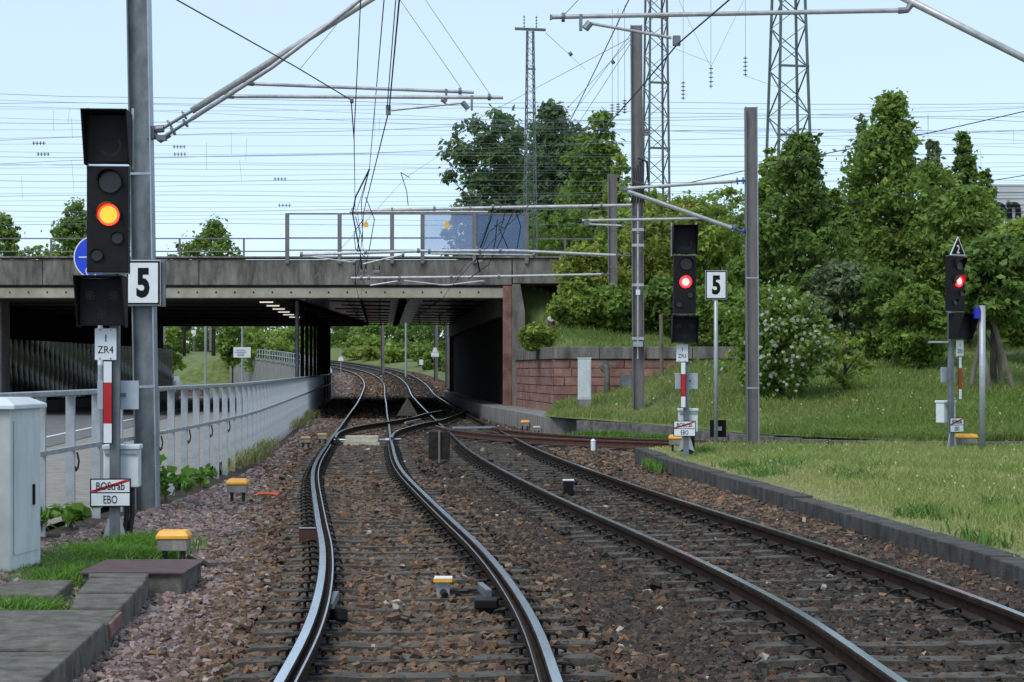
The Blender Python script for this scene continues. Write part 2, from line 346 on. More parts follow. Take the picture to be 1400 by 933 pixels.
FF = (cf[None]+8*np.arange(N)[:,None,None]).reshape(-1,4)
pal_l = np.array([(.23,.185,.18),(.17,.13,.13),(.27,.225,.215),(.10,.075,.08),(.20,.195,.19),(.22,.165,.15),(.14,.12,.125)])*np.array([(1.10,1.0,.96)])
pal_a = np.array([(.13,.095,.075),(.09,.065,.052),(.17,.13,.10),(.11,.09,.08),(.07,.052,.045),(.19,.13,.09),(.15,.14,.125)])*np.array([(.98,.85,.74)])
pal_b = np.array([(.065,.052,.044),(.045,.037,.033),(.085,.065,.054),(.055,.05,.046),(.10,.075,.06),(.12,.075,.05)])*.82
k = rng.integers(0, 1000, N)
side = np.clip((-offA-1.15)/.9, 0, 1); tob = np.clip((offA-.6+.8*(vnoise(sx, sy, .9, 5)-.5))/1.2, 0, 1)
col = np.where((rng.random(N) < side)[:,None], pal_l[k % 7], np.where((rng.random(N) < tob)[:,None], pal_b[k % 6], pal_a[k % 7]))
farr = (offB > 1.3); col = np.where((farr & (rng.random(N) < np.clip((sy-14)/14, 0, .8)))[:,None], pal_a[k % 7]*1.1, col)
odd = rng.random(N); col = np.where((odd < .007)[:,None], np.array([(.33,.30,.26)]), col); col = np.where((odd > .982)[:,None], np.array([(.24,.14,.085)]), col)
col = col*(.75+.5*rng.random(N))[:,None]
tag(link('ballast_stones', fastmesh('ballast_stones', V.reshape(-1,3), FF, M['stone'], np.repeat(col, 8, 0))), 'loose crushed brown and grey track ballast', 'ballast', kind='stuff')

# ================================================================== TRACKS
slp = MB(); slp.prism([(-1.2,-.34),(1.2,-.34),(1.2,-.20),(1.14,-.178),(.95,-.172),(.5,-.172),(.36,-.182),(-.36,-.182),(-.5,-.172),(-.95,-.172),(-1.14,-.178),(-1.2,-.20)], -.10, .10)
slp_me = slp.mesh('sleeper', M['sleeper'])
fs_ = MB()
fs_.box(-.15, .15, -.06, .06, -.172, -.160)
for s_ in (-1, 1):
    pts = [(s_*(.075+.085*math.cos(t_)*.9+.03), .0+.055*math.cos(t_*2.0), -.155+.05*max(0, math.sin(t_))) for t_ in np.linspace(0, math.pi, 7)]
    fs_.tube(pts, .011, 5); fs_.tube([(s_*.115,0,-.16),(s_*.115,0,-.115)], .014, 6); fs_.cbox((s_*.115,0,-.115), .042, .042, .016)
fas_me = fs_.mesh('rail_fastening', M['clip'])
def lay_sleepers(root, fx, d0, d1, clips_to):
    k = int(d0/.6)
    while (k+.5)*.6 < d1:
        d = (k+.5)*.6; k += 1
        h = math.atan2(float(fx(d+.3)-fx(d-.3)), .6)
        jx = random.uniform(-.03, .03)
        s_ = link('sleeper', slp_me, root, (float(fx(d))+jx, d, float(zT(d))+random.uniform(-.006,.004)), -h+random.uniform(-.012,.012))
        if d < clips_to:
            for o_ in (-G, G): link('rail_fastening', fas_me, s_, (o_-jx, 0, 0))
ta = thing('tram_track', (0,0,0), 'left tram track with grooved rails swinging left through the underpass', 'track')
pa = path_of(xA, 3, 420); rail(ta, pa, -G); rail(ta, pa, G)
pn = path_of(xA, 3, 40); lip(ta, pn, -G, 1); lip(ta, pn, G, -1)
lay_sleepers(ta, xA, 8, 66, 42)
tb = thing('tram_track', (0,0,0), 'right tram track running beside the grass island', 'track')
pb = path_of(xB, 3, 420); rail(tb, pb, -G); rail(tb, pb, G)
lay_sleepers(tb, xB, 8, 66, 42)
tc = thing('branch_track', (0,0,0), 'rusty branch track leaving to the right behind the grass island', 'track')
pc = smooth_path(TC, 120)
rr = [M['rail_top'], M['rail_rust'], M['rail_rust']]
i0 = int(np.argmax(pc[:,1] < 52.5)); pcs = pc[i0:]
rail(tc, pcs, -G, rr); rail(tc, pcs, G, rr)
for i in range(8, len(pcs)-2, 3):
    t = pcs[i+1]-pcs[i-1]; link('sleeper', slp_me, tc, (pcs[i,0], pcs[i,1], -.012), math.atan2(t[1], t[0])-math.pi/2)
chk = MB(); chk.obox((-1.75,50.4,-.012), (-.50,50.7,-.012), .05, .05); chk.build('check_rail', M['galv_edge'], tc)
# crossover from the left track to the right one
td = thing('crossover', (0,0,0), 'curved crossover rails joining the left track to the right track before the underpass', 'track')
def xo(pxs):
    p = np.array([(X(a, F*H/(b-YH)), F*H/(b-YH), .0) for a, b in pxs]); return smooth_path(p, 40)
rail(td, xo([(459,598),(461,593),(472,587),(497,581),(529,576.5),(556,572),(586,564.5),(604,561.2)]), 0)
rail(td, xo([(536,598),(537,594),(545,588),(563,582.5),(580,578),(598,575),(617,569.5),(630,564.5),(639,561)]), 0)
ck = MB(); a_, b_ = P(554,578,F*H/(578-YH)), P(575,573.5,F*H/(573.5-YH)); a_.z = b_.z = -.005; ck.obox(a_, b_, .06, .05); ck.build('check_rail', M['galv_edge'], td)
# --- things in and beside the track
def GP(px, py, z=-.2):
    d = F*(H-z)/(py-YH); return Vector((X(px, d), d, z))
t = thing('point_machine', GP(495,606), 'cream point machine box lying between the rails of the left track', 'machine')
MB().box(-.42,.42,-.12,.12,.02,.19).build('cover', M['cream'], t, bevel=.015); MB().box(-.46,.46,-.2,.2,-.08,.02).build('base', M['cream'], t)
m = MB(); m.tube([(-.42,0,.08),(-.8,.05,.08)], .03); m.tube([(.42,0,.08),(1.0,.05,.10)], .025); m.tube([(.6,0,.08),(.72,0,.08)], .05); m.build('drive_rod', M['galv_edge'], t)
# yellow topped boxes
def yellow_box(px, py, z, label, wd=.28, cap=M['yellow'], sc=1.0):
    t = thing('track_box', GP(px, py, z), label, 'track box', 'yellow topped boxes beside the tracks')
    wd *= sc
    for s_ in (-.3, .3): MB().box(s_*wd-.02, s_*wd+.02, -.03, .03, -.05, .10*sc).build('leg', M['rubber'], t)
    MB().box(-wd/2, wd/2, -wd*.36, wd*.36, .08*sc, .19*sc).build('housing', M['concrete'], t, bevel=.008)
    mb = MB(); w2 = wd/2+.012; y2 = wd*.36+.012; z0, z1 = .192*sc, .27*sc
    mb.add([(-w2,-y2,z0),(w2,-y2,z0),(w2,y2,z0),(-w2,y2,z0),(-w2,-y2,z0+.03),(w2,-y2,z0+.03),(w2,y2,z0+.03),(-w2,y2,z0+.03),(-w2+.03,-y2+.03,z1),(w2-.03,-y2+.03,z1),(w2-.03,y2-.03,z1),(-w2+.03,y2-.03,z1)],
           [(3,2,1,0),(0,1,5,4),(1,2,6,5),(2,3,7,6),(3,0,4,7),(4,5,9,8),(5,6,10,9),(6,7,11,10),(7,4,8,11),(8,9,10,11)])
    mb.build('cap', cap, t, bevel=.006)
    return t
yb = yellow_box(238, 764, -.10, 'yellow topped track box beside the foot of the nearest signal')
yellow_box(325, 681, -.12, 'yellow topped track box standing alone on the left ballast shoulder', .27)
yellow_box(926, 614, .10, 'yellow topped track box at the foot of the red lit signal', .30, sc=1.05)
yellow_box(1321, 612, .06, 'yellow topped track box beside the signal with the triangle', .38, sc=1.05)
yellow_box(718, 586, -.16, 'yellow topped track box in front of the low platform wall', .28, sc=.95)
yellow_box(734, 592, -.2, 'low cream box below the corner of the platform wall', .26, M['cream'], .75)
yellow_box(441, 604, -.15, 'dull yellow track box nearest the rails before the underpass', .28, M['dullyellow'], .8)
yellow_box(418, 609, -.15, 'dull yellow track box nearest the fence before the underpass', .28, M['dullyellow'], .8)
mb = MB(); p0 = GP(238, 764, -.10)
for k_, (a_, b_) in enumerate(((.0,.0),(.02,.05),(.0,.1))):
    mb.tube([p0+Vector((.12,.02,.02)), p0+Vector((.3,.05+b_,-.07)), p0+Vector((.6,.12+b_*1.5,-.09)), p0+Vector((1.0+a_,.1+b_,-.1)), p0+Vector((1.35,.2,-.14))], .016, 6)
tag(mb.build('cable_bundle', M['rubber']), 'black cables running over the ballast from the yellow topped box', 'cable')
t = thing('rail_sensor', GP(606, 797), 'small white topped sensor box between the rails of the nearest track', 'sensor')
t.location = (X(606, 14.2), 14.2, -.2)
MB().box(-.055,.055,-.05,.05,.0,.15).build('housing', M['galv'], t, bevel=.006); MB().box(-.075,.075,-.09,.09,.152,.166).build('lid', M['white'], t, bevel=.003); MB().box(-.077,.077,-.094,-.0905,.135,.166).build('lid_edge', M['yellow'], t)
m = MB(); m.tube([(.06,0,.05),(.2,-.02,.06),(.3,.05,.05),(.44,.0,.08)], .016); m.box(.05,.40,-.02,.02,.03,.05); m.tube([(0,-.06,.05),(.02,-.12,.03)], .03); m.build('cable', M['rubber'], t)
t = thing('rail_lubricator', (X(672, 13.5), 13.5, -.2), 'dark metal device clamped inside the right rail of the nearest track', 'device')
MB().obox((-.10,.55,.11),(-.02,.05,.11), .05, .07).build('clamp_block', M['galv_dark'], t, bevel=.006); MB().box(-.13,.05,-.22,-.02,.03,.10).build('housing', M['black'], t, bevel=.01)
t = thing('rail_lubricator', (X(458, 12.75), 12.75, -.2), 'round black pot hanging inside the left rail of the nearest track', 'device')
MB().disc((.03,0,.06), .065, (0,.25,1), .08).build('pot', M['black'], t, smooth=False); MB().obox((-.05,.05,.10),(-.06,.65,.12), .05, .07).build('clamp_block', M['galv_dark'], t, bevel=.006)
t = thing('rail_clamp', (X(424, 18.6), 18.6, -.2), 'brown angle plate bolted to the outer side of the left rail', 'plate')
MB().box(-.12,.10,-.01,.01,.0,.16).build('plate', M['rail_rust'], t); MB().box(-.12,.10,-.02,.02,.162,.174).build('edge', M['galv_edge'], t)
t = thing('track_magnet', (X(777, 26.0), 26.0, -.2), 'short dark stump with a pale top between the rails of the right track', 'device')
MB().box(-.075,.075,-.07,.07,0,.20).build('body', M['black'], t, bevel=.008); MB().box(-.085,.085,-.08,.08,.202,.222).build('top', M['white'], t, bevel=.004); MB().box(.08,.40,-.03,.03,.02,.05).build('arm', M['rubber'], t)
def short_post(px, py, label, h=.16):
    t = thing('marker_post', GP(px, py), label, 'marker post')
    m = MB(); m.tube([(0,0,0),(0,0,h)], .055, 8); m.build('post', M['white'], t); m = MB(); m.tube([(0,0,h),(0,0,h+.05)], [.065,.02], 8); m.build('cap', M['white'], t)
short_post(811, 616, 'short white marker post in front of the rusty branch track', .22)
short_post(557, 567, 'small pale marker post at the edge of the underpass shade', .22)
t = thing('board_signal', GP(600.5, 633), 'dark square board on a post seen from behind between the two tracks', 'sign')
MB().box(-.02,.02,-.02,.02,0,.66).build('post', M['brownsteel'], t); MB().box(-.215,.215,.022,.034,.06,.62).build('board', M['board'], t)
t = thing('triangle_sign', (X(557, 66.0), 66.0, -.18), 'dark triangular board standing at the mouth of the underpass', 'sign')
MB().prism([(-.42,.1),(.42,.1),(0,.80)], 0, .02).build('board', M['sleeper'], t); MB().box(-.02,.02,.024,.05,0,.72).build('post', M['brownsteel'], t)
tag(MB().tube([GP(352,676,-.17), GP(362,675,-.16), GP(372,675.5,-.16), GP(381,677,-.17)], .022, 6).build('cable_stub', M['oranges']), 'short orange cable lying on the left ballast shoulder', 'cable')

# ================================================================== GRASS ISLAND with kerb stones (right)
kd = np.r_[9.0, 11.4, 13.3, 15.9, 18.2, 20.9, 23.2, 25.6, 28.3, 30.6, 33.4, 36.5]; kx = kerbline(kd)
t = thing('island_kerb', (0,0,0), 'dark concrete kerb of flush stones edging the grass island', 'kerb')
ktop = lambda d: np.interp(d, [10,15,20,25,31,36], [-.05,-.042,-.05,-.018,.02,.05])
for i in range(len(kd)-1):
    a_, b_ = Vector((kx[i]+.15, kd[i]+.006, 0)), Vector((kx[i+1]+.15, kd[i+1]-.006, 0)); jz = random.uniform(-.008,.008); jx = random.uniform(-.007,.007)
    mb = MB(); z0, z1 = -.42, float(ktop(kd[i]))+jz
    a_.z = b_.z = (z0+z1)/2; a_.x += jx; b_.x += jx
    mb.obox(a_, b_, .30, z1-z0); mb.build('kerb_stone', M['kerb_dark'], t, bevel=.012)
def island_z(x, y):
    k_ = kerbline(np.minimum(y, 36.4)); t_ = np.clip((x-k_)/3.0, 0, 1); e = np.clip((y-20)/14, 0, 1)
    return ktop(y)-.015+t_*(.03+.0*e)-.05*e*t_+.03*(vnoise(x, y, .8, 9)-.5)
rows = []
for y in np.arange(8, 36.81, .4):
    xs = kerbline(min(y, 36.4))+.26+np.linspace(0, 1, 40)**1.3*26; zz = island_z(xs, np.full(40, y)); 
    if y > 36.7: zz = zz-.5
    rows.append([(xs[i], y, zz[i]) for i in range(40)])
isl = MB().sheet(rows).build('grass_island', M['soil'], smooth=True); tag(isl, kind='structure')

# ================================================================== BANK on the right
TOE = [(.9,51),(2.5,48.6),(4,46),(5.6,41.9),(7,40.9),(10,40.1),(20,39.6),(70,39.2)]
def toe(x): return np.interp(x, [p[0] for p in TOE], [p[1] for p in TOE])
def bank_z(x, y):
    x = np.asarray(x, float); y = np.asarray(y, float); t_ = np.maximum(y-toe(x), 0)
    sl_ = np.interp(x, [1,5,9,14], [.055,.12,.125,.13]); base = np.interp(x, [1,4,6,9,30], [.30,.20,.12,.03,.0])
    z = base+sl_*t_; z = np.minimum(z, 5.4+.1*np.clip(z-5.4, 0, 2))
    xw = np.interp(y, [56.4,65.7], [1.40,.24]); up = 2.30+np.minimum(1.5*np.maximum(x-xw-.15, 0), .30*np.maximum(y-56.6, 0)*np.interp(x, [0,6,12], [1,.6,.25])); up = np.minimum(up, 5.35)
    z = np.where((y > 56.55) & (x < 12), np.maximum(z, up*np.interp(x, [5,10], [1,.0])+z*np.interp(x, [5,10],[0,1])), z)
    z = np.where(y > 66.6, np.maximum(z, np.interp(x, [0,12], [5.2,0])), z)
    return z+.10*(vnoise(x, y, .45, 11)-.5)*np.clip(t_, 0, 1)
def bank_left(y):
    if y < 51: return float(np.interp(y, [39.2,39.6,40.1,40.9,41.9,46,48.6,51], [60,20,10,7,5.6,4,2.5,.9]))
    return float(np.interp(y, [51,56.3,56.5,66,66.2,112], [.9,1.45,1.40,.24,.24,.24]))
rows = []
ys = np.r_[np.arange(39.3, 56.2, .5), [56.25, 56.5, 56.6, 56.9], np.arange(57.4, 75, .8), np.arange(76, 112, 2.5), [115]]
for y in ys:
    x0 = bank_left(y); xs = x0+np.linspace(0, 1, 60)**1.8*75; zz = bank_z(xs, np.full(60, y)); rows.append([(xs[i], y, zz[i]) for i in range(60)])
tag(MB().sheet(rows).build('grass_bank', M['lawn'], smooth=True), kind='structure')
# far kerb at the foot of the bank
t = thing('bank_kerb', (0,0,0), 'weathered concrete kerb along the foot of the grassy bank', 'kerb')
kp = smooth_path(np.array([(1.9,49.2,.24),(2.5,48.5,.22),(4,45.9,.20),(5.6,41.8,.12),(7,40.8,.04),(10,40.0,.02),(16,39.6,.02)], float), 30)
for i in range(len(kp)-1):
    a_, b_ = Vector(kp[i]), Vector(kp[i+1]); d_ = (b_-a_).normalized()*.006; a_ += d_; b_ -= d_; hz = (a_.z+b_.z)/2; a_.z = b_.z = (hz-.4)/2
    MB().obox(a_, b_, .16, hz+.4+random.uniform(-.01,.01)).build('kerb_stone', M['kerb'], t, bevel=.01)
# ================================================================== ROAD and pavement on the left
def strip(name, dl, xl, xr, z, m, n=6):
    rows = [[(xl(d)+(xr(d)-xl(d))*k/n, d, z(d)) for k in range(n+1)] for d in dl]
    return tag(MB().sheet(rows).build(name, m), kind='structure')
dl = list(np.arange(2, 150, 4.0))
pave_in = lambda d: float(fenceline(min(d, 112)))-.12
road_r = lambda d: pave_in(d)-4.6
strip('pavement', dl, lambda d: road_r(d)+.15, pave_in, lambda d: -.02, M['paving'])
strip('road', dl, lambda d: road_r(d)-14, lambda d: road_r(d), lambda d: -.14, M['asphalt'])
strip('road_line', list(np.arange(20, 110, 4.0)), lambda d: road_r(d)-1.65, lambda d: road_r(d)-1.5, lambda d: -.136, M['paint'], 1)
t = thing('road_kerb', (0,0,0), 'pale kerb between the pavement and the road behind the fence', 'kerb')
for d in np.arange(20, 100, 2.0):
    MB().obox((road_r(d)+.07, d+.01, -.1), (road_r(d+2)+.07, d+1.99, -.1), .14, .18).build('kerb_stone', M['kerb'], t)
# far land beyond the bridge
rows = []
for y in np.r_[np.arange(110, 300, 5), np.arange(300, 700, 25)]:
    yy = min(y, 420); a = float(xA(yy)); b = float(xB(yy)); zt = float(zT(yy)); r = []
    for o in (-160,-90,-50,-30,-22,-16,-12,-9,-7): 
        zl = -.16
        if y >= 256: zl = max(-.16, zt-.4-(abs(o)-5)*.42)
        r.append((a+o, y, zl))
    lo = -.16 if y < 256 else zt-.4
    r += [(a-3.4, y, lo), (a-3.3, y, zt-.3), (a, y, zt-.34), (b+2.6, y, zt-.30), (b+5, y, zt+.05), (b+9, y, zt+.4), (b+20, y, zt+1.2), (b+60, y, zt+2), (b+160, y, zt+3)]
    rows.append(r)
tag(MB().sheet(rows).build('far_land', M['lawn'], smooth=False), kind='structure')
# retaining wall of the rising curve with its railing
t = thing('ramp_wall', (0,0,0), 'concrete retaining wall with a white railing beyond the underpass', 'wall')
rd = np.arange(124, 260, 4.0)
for i in range(len(rd)-1):
    d0, d1 = rd[i], rd[i+1]; a_, b_ = Vector((xA(d0)-3.6, d0+.02, 0)), Vector((xA(d1)-3.6, d1-.02, 0)); zt = float(zT(d0))
    a_.z = b_.z = (zt-.2)/2; MB().obox(a_, b_, .3, zt+.2).build('wall_panel', M['concrete'], t)
    a_.z = b_.z = zt+.05; MB().obox(a_, b_, .5, .3).build('coping', M['concrete'], t)
    for q in (0, .5):
        MB().box(-.05,.05,-.05,.05,0,1.1).build('railing_post', M['fence'], t, loc=a_.lerp(b_, q)+Vector((0,0,.15)))
for h_ in (.65, 1.25):
    mb = MB(); mb.tube([(xA(d)-3.6, d, float(zT(d))+h_) for d in rd], .045, 6); mb.build('railing_bar', M['fence'], t)

# ================================================================== FENCE beside the left track
t = thing('track_fence', (0,0,0), 'long light grey metal fence between the left track and the pavement', 'fence')
ftop = lambda d: 1.425-.03*np.clip((d-18)/15, 0, 1)+ (zT(d) if d > 105 else 0)
pm = B(-.05,.05,-.02,.02,-.28,1.37).mesh('fence_post', M['fence'])
d = 12.0; fd = []
while d < 78:
    h = math.atan2(float(fenceline(d+.3)-fenceline(d-.3)), .6)
    link('fence_post', pm, t, (float(fenceline(d)), d, float(ftop(d))-1.4), -h); fd.append(d); d += 1.2
while d < 155: link('fence_post', pm, t, (float(fenceline(d)), d, float(ftop(d))-1.4)); fd.append(d); d += 2.4
mb = MB(); 
for a, b in zip(fd[::3], fd[3::3]+[fd[-1]]):
    if a == b: continue
    mb = MB(); mb.obox((float(fenceline(a)), a, float(ftop(a))), (float(fenceline(b)), b, float(ftop(b))), .11, .06); mb.build('top_rail', M['fence'], t, bevel=.012)
    mb = MB(); mb.obox((float(fenceline(a))+.045, a, float(ftop(a))-.62), (float(fenceline(b))+.045, b, float(ftop(b))-.62), .045, .05); mb.build('middle_rail', M['fence'], t)
hook = MB(); hook.tube([(.08,-.02,.76),(.10,-.02,.66),(.09,-.03,.58),(.07,-.02,.55),(.06,-.02,.60)], .012, 5); hm = hook.mesh('cable_hook', M['rubber'])
for d in fd[2:18:2]: link('cable_hook', hm, t, (float(fenceline(d)), d, 0))

# ================================================================== BRIDGE
BD, BE = 66.0, 109.5; SOF = 4.47
t = thing('road_bridge', (0,0,0), 'wide concrete road bridge crossing over the tracks and the road', 'bridge')
zb = lambda x: .0045*(-x)*0
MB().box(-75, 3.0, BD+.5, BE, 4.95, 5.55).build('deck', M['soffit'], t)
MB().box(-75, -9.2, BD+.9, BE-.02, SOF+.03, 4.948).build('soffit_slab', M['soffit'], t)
MB().box(-9.19, .2, BD+.9, BE-.03, SOF+.20, 4.947).build('soffit_slab', M['soffit_lit'], t)
for k in range(9):
    y = BD+2.2+k*4.9
    MB().box(-74.9, -9.3, y, y+.5, SOF-.06, SOF+.029).build('cross_beam', M['soffit'], t)
xs = np.arange(-72, 0.6, 6.0)
for i, x in enumerate(xs):                                   # front fascia in panels
    x1 = min(x+6.0, .02)
    MB().box(x+.01, x1-.01, BD-.12, BD+.48, 4.93, 5.90+random.uniform(-.006,.006)).build('parapet_panel', M['parapet'], t, bevel=.02)
    if x1 >= .02: break
MB().box(.03, 2.9, BD-.12, BD+.48, 4.99, 5.95).build('parapet_panel', M['parapet'], t, bevel=.02)
MB().box(-72.2, 2.95, BD-.2, BD+.52, 5.955, 6.03).build('coping', M['parapet'], t, bevel=.02)
MB().box(-72, -.32, BD-.02, BD+.85, 4.44, 4.83).build('front_beam', M['beam'], t, bevel=.02)
MB().box(-72, -.30, BD+.1, BD+.85, 4.835, 4.925).build('bearing_strip', M['soffit'], t)
bm_ = MB(); bm_.disc((0,0,0), .035, (0,1,0), .02, 10); bmesh_ = bm_.mesh('anchor', M['darkened'])
for x in np.arange(-20, -.6, .72): link('anchor', bmesh_, t, (x, BD-.025, 4.66))
# right abutment
MB().box(-.35, .0, BD-.1, BD+1.0, -.3, 4.9).build('abutment_edge', M['sand2'], t, bevel=.02)
MB().prism([(.004,-.2),(.52,-.2),(.50,3.9),(.32,4.95),(.004,4.95)], BD-.3, BD+.6).build('abutment_pier', M['parapet'], t, bevel=.02)
MB().add([(-.30,BD+1.01,-.5),(-3.72,BE-.61,-.5),(.1,BE-.61,-.5),(.1,BD+1.01,-.5),(-.30,BD+1.01,4.94),(-3.72,BE-.61,4.94),(.1,BE-.61,4.94),(.1,BD+1.01,4.94)], [(0,1,5,4),(1,2,6,5),(2,3,7,6),(3,0,4,7),(4,5,6,7)]).build('abutment_wall', M['darkened'], t)
MB().add([(-.55, BD+1.02, 3.75),(-4.0, BE-.7, 3.75),(-4.0, BE-.7, 4.6),(-.55, BD+1.02, 4.6),(.1, BD+1.02, 3.75),(.1, BE-.5, 3.75),(.1, BE-.5, 4.6),(.1, BD+1.02, 4.6)], [(0,1,2,3),(4,7,6,5),(0,4,5,1),(3,2,6,7),(0,3,7,4),(1,5,6,2)]).build('ledge_beam', M['soffit'], t)
# far right edge of the opening
MB().box(X(616,BE)-.05, X(622,BE)+.3, BE-.6, BE+.2, -.3, 4.6).build('abutment_edge', M['sand2'], t)
# row of slim columns between road and tracks
for k in range(10):
    d = 70+k*4.2; x = float(np.interp(d, [70,109], [-8.75,-11.55]))
    m = MB(); m.tube([(x,d,-.1),(x,d,SOF+.02)], .085, 10); m.build('column', M['galv_dark'] if k == 0 else M['darkened'], t)  # rear columns near-black: shade under the deck put into their colour
MB().add([(-8.9,71,-.1),(-11.5,109,-.1),(-11.5,109,.95),(-8.9,71,.95),(-9.1,71,-.1),(-11.7,109,-.1),(-11.7,109,.95),(-9.1,71,.95)], [(0,1,2,3),(4,7,6,5),(3,2,6,7),(0,3,7,4),(1,5,6,2)]).build('column_plinth', M['darkened'], t)
# left support and shiny cladding wall
MB().box(-21.0-.6, X(8,70), 69.4, 70.6, -.2, SOF).build('column', M['concrete'], t, bevel=.03)
MB().box(-22.6, -22.0, 71, BE-1, -.2, SOF).build('abutment_wall', M['darkened'], t)
cw = thing('cladding_wall', (0,0,0), 'glossy dark ribbed cladding wall under the left side of the bridge', 'wall')
for k in range(44):
    d = 71.2+k*.85; m = MB(); ring = []
    for z_ in np.linspace(.35, 3.0, 12): ring.append([(-21.45+.03*math.sin(z_*5+k*.5), d+.01, z_), (-21.40+.04*math.sin(z_*4.2+k*.5), d+.42, z_), (-21.45+.03*math.sin(z_*5+k*.5+.4), d+.84, z_)])
    m.sheet(ring).build('panel', M['ribwall'], cw, smooth=True)
MB().box(-21.95, -21.5, 71, 108.5, -.2, 3.05).build('backing', M['darkened'], cw); MB().box(-21.4, -21.0, 71, 108.5, -.2, .3).build('plinth', M['concrete'], cw)
lm = B(-.26,.26,-.06,.06,-.04,0).mesh('tube', M['lampwhite'])
for k in range(6):
    d = 68.6+k*3.9; o = thing('ceiling_lamp', (float(np.interp(d,[68.7,87],[-9.8,-11.15])), d, SOF-.07), ('nearest','second','third','fourth','fifth','farthest')[k]+' lit strip lamp in the row under the bridge deck', 'lamp', 'lit ceiling lamps under the bridge')
    link('tube', lm, o); MB().box(-.3,.3,-.08,.08,.001,.06).build('housing', M['galv'], o)
# railing on the bridge
t = thing('bridge_railing', (0,0,0), 'dark brown metal railing along the edge of the bridge', 'railing')
rm = B(-.035,.035,-.035,.035,0,.72).mesh('post', M['brownsteel'])
for k in range(-9, 13):
    px = 245.6+87.8*k
    if 380 < px < 725: 
        continue
    if px > 850: break
    link('post', rm, t, (X(px,BD+.2), BD+.2, 6.03))
for z_ in (6.24, 6.735): MB().box(X(-300,BD), X(392,BD), BD+.17, BD+.23, z_-.02, z_+.025).build('bar', M['brownsteel'], t)
for z_ in (6.25, 6.72): MB().box(X(722,BD), X(850,BD), BD+.17, BD+.23, z_-.02, z_+.025).build('bar', M['brownsteel'], t)
# glass screen
t = thing('protection_screen', (0,0,0), 'framed glass protection screen on the bridge above the tracks', 'screen')
ps = [393.5,465,536.5,578,649,720]
for p in ps: MB().box(X(p,BD)-.075, X(p,BD)+.075, BD-.24, BD-.13, 5.75, 7.68).build('post', M['brownsteel'], t, bevel=.008)
for a, b, m in zip(ps[:-1], ps[1:], ('pane','pane','pane','pane_mid','pane_reflect')):
    xa, xb = X(a,BD)+.08, X(b,BD)-.08
    MB().box(xa, xb, BD-.20, BD-.18, 6.08, 7.62).build('pane', M[m], t); MB().box(xa, xb, BD-.22, BD-.16, 7.625, 7.685).build('frame_bar', M['brownsteel'], t)
    MB().box(xa, xb, BD-.165, BD-.135, 6.70, 6.76).build('frame_bar', M['brownsteel'], t); MB().box(xa, xb, BD-.165, BD-.135, 6.24, 6.29).build('frame_bar', M['brownsteel'], t)
for p in (501, 611.5):
    x = X(p,BD); MB().prism([(x-.09,7.14),(x+.09,7.14),(x+.09,7.27),(x,7.41),(x-.09,7.27)], BD-.212, BD-.203).build('warning_sticker', M['yellow'], t)

# ================================================================== SANDSTONE WING WALL
t = thing('wing_wall', (0,0,0), 'red sandstone wing wall with grey coping beside the underpass', 'wall')
def blockwall(p0, p1, z0, z1, rows_, blen, base_z=None):
    p0, p1 = Vector(p0), Vector(p1); L = (p1-p0).length; dr = (p1-p0)/L; nrm = Vector((dr.y, -dr.x, 0))
    MB().obox(p0+dr*.02-nrm*.20+Vector((0,0,(z0+z1)/2)), p1-dr*.02-nrm*.20+Vector((0,0,(z0+z1)/2)), .36, z1-z0-.01).build('mortar_core', M['mortar'], t)
    rh = (z1-z0)/rows_
    for r in range(rows_):
        s = -random.uniform(0, blen*.6) if r % 2 else 0
        while s < L-.05:
            ln = blen*random.uniform(.7, 1.3); a = max(s, 0); b = min(s+ln, L); s += ln
            if b-a < .08: continue
            pr = random.uniform(.02,.045); zc = z0+rh*(r+.5)
            mb = MB(); mb.obox(p0+dr*(a+.012)+nrm*(pr/2-.01)+Vector((0,0,zc)), p0+dr*(b-.012)+nrm*(pr/2-.01)+Vector((0,0,zc)), pr+.02, rh-.026)
            mb.build('stone_block', random.choice((M['sand1'],M['sand1'],M['sand2'])), t, bevel=.012)
W0, W1, W2 = (.20, 65.7, 0), (1.37, 56.4, 0), (7.4, 56.0, 0)
blockwall(W0, W1, .28, 2.02, 6, .85); blockwall(W1, W2, .28, 2.02, 6, .75)
for a, b, n in ((W0, W1, 5), (W1, W2, 4)):
    a, b = Vector(a), Vector(b); dr = (b-a).normalized(); nm = Vector((dr.y,-dr.x,0))
    for k in range(n):
        p = a.lerp(b, k/n)+dr*.008-nm*.16; q = a.lerp(b, (k+1)/n)-dr*.008-nm*.16; p.z = q.z = 2.235
        MB().obox(p, q, .52, .40).build('coping_stone', M['parapet'], t, bevel=.02)
# low platform in front of it
t = thing('platform_wall', (0,0,0), 'low stained concrete platform wall at the foot of the sandstone wall', 'wall')
pf = [(.93,51.0),(.62,53.5),(.2,57),(-.35,61),(-.95,65.6),(-2.2,80),(-4.3,109)]
for (x0,y0), (x1,y1) in zip(pf[:-1], pf[1:]):
    MB().add([(x0,y0+.01,-.4),(x1,y1-.01,-.4),(x1+2.2,y1-.01,-.4),(x0+2.2,y0+.01,-.4),(x0,y0+.01,.30),(x1,y1-.01,.30),(x1+2.2,y1-.01,.30),(x0+2.2,y0+.01,.30)], [(0,1,5,4),(4,5,6,7),(3,0,4,7),(1,2,6,5),(2,3,7,6)]).build('platform_block', M['concrete'], t, bevel=.02)
MB().box(.95, 2.5, 50.7, 50.98, -.3, .28).build('end_block', M['concrete'], t, bevel=.02)
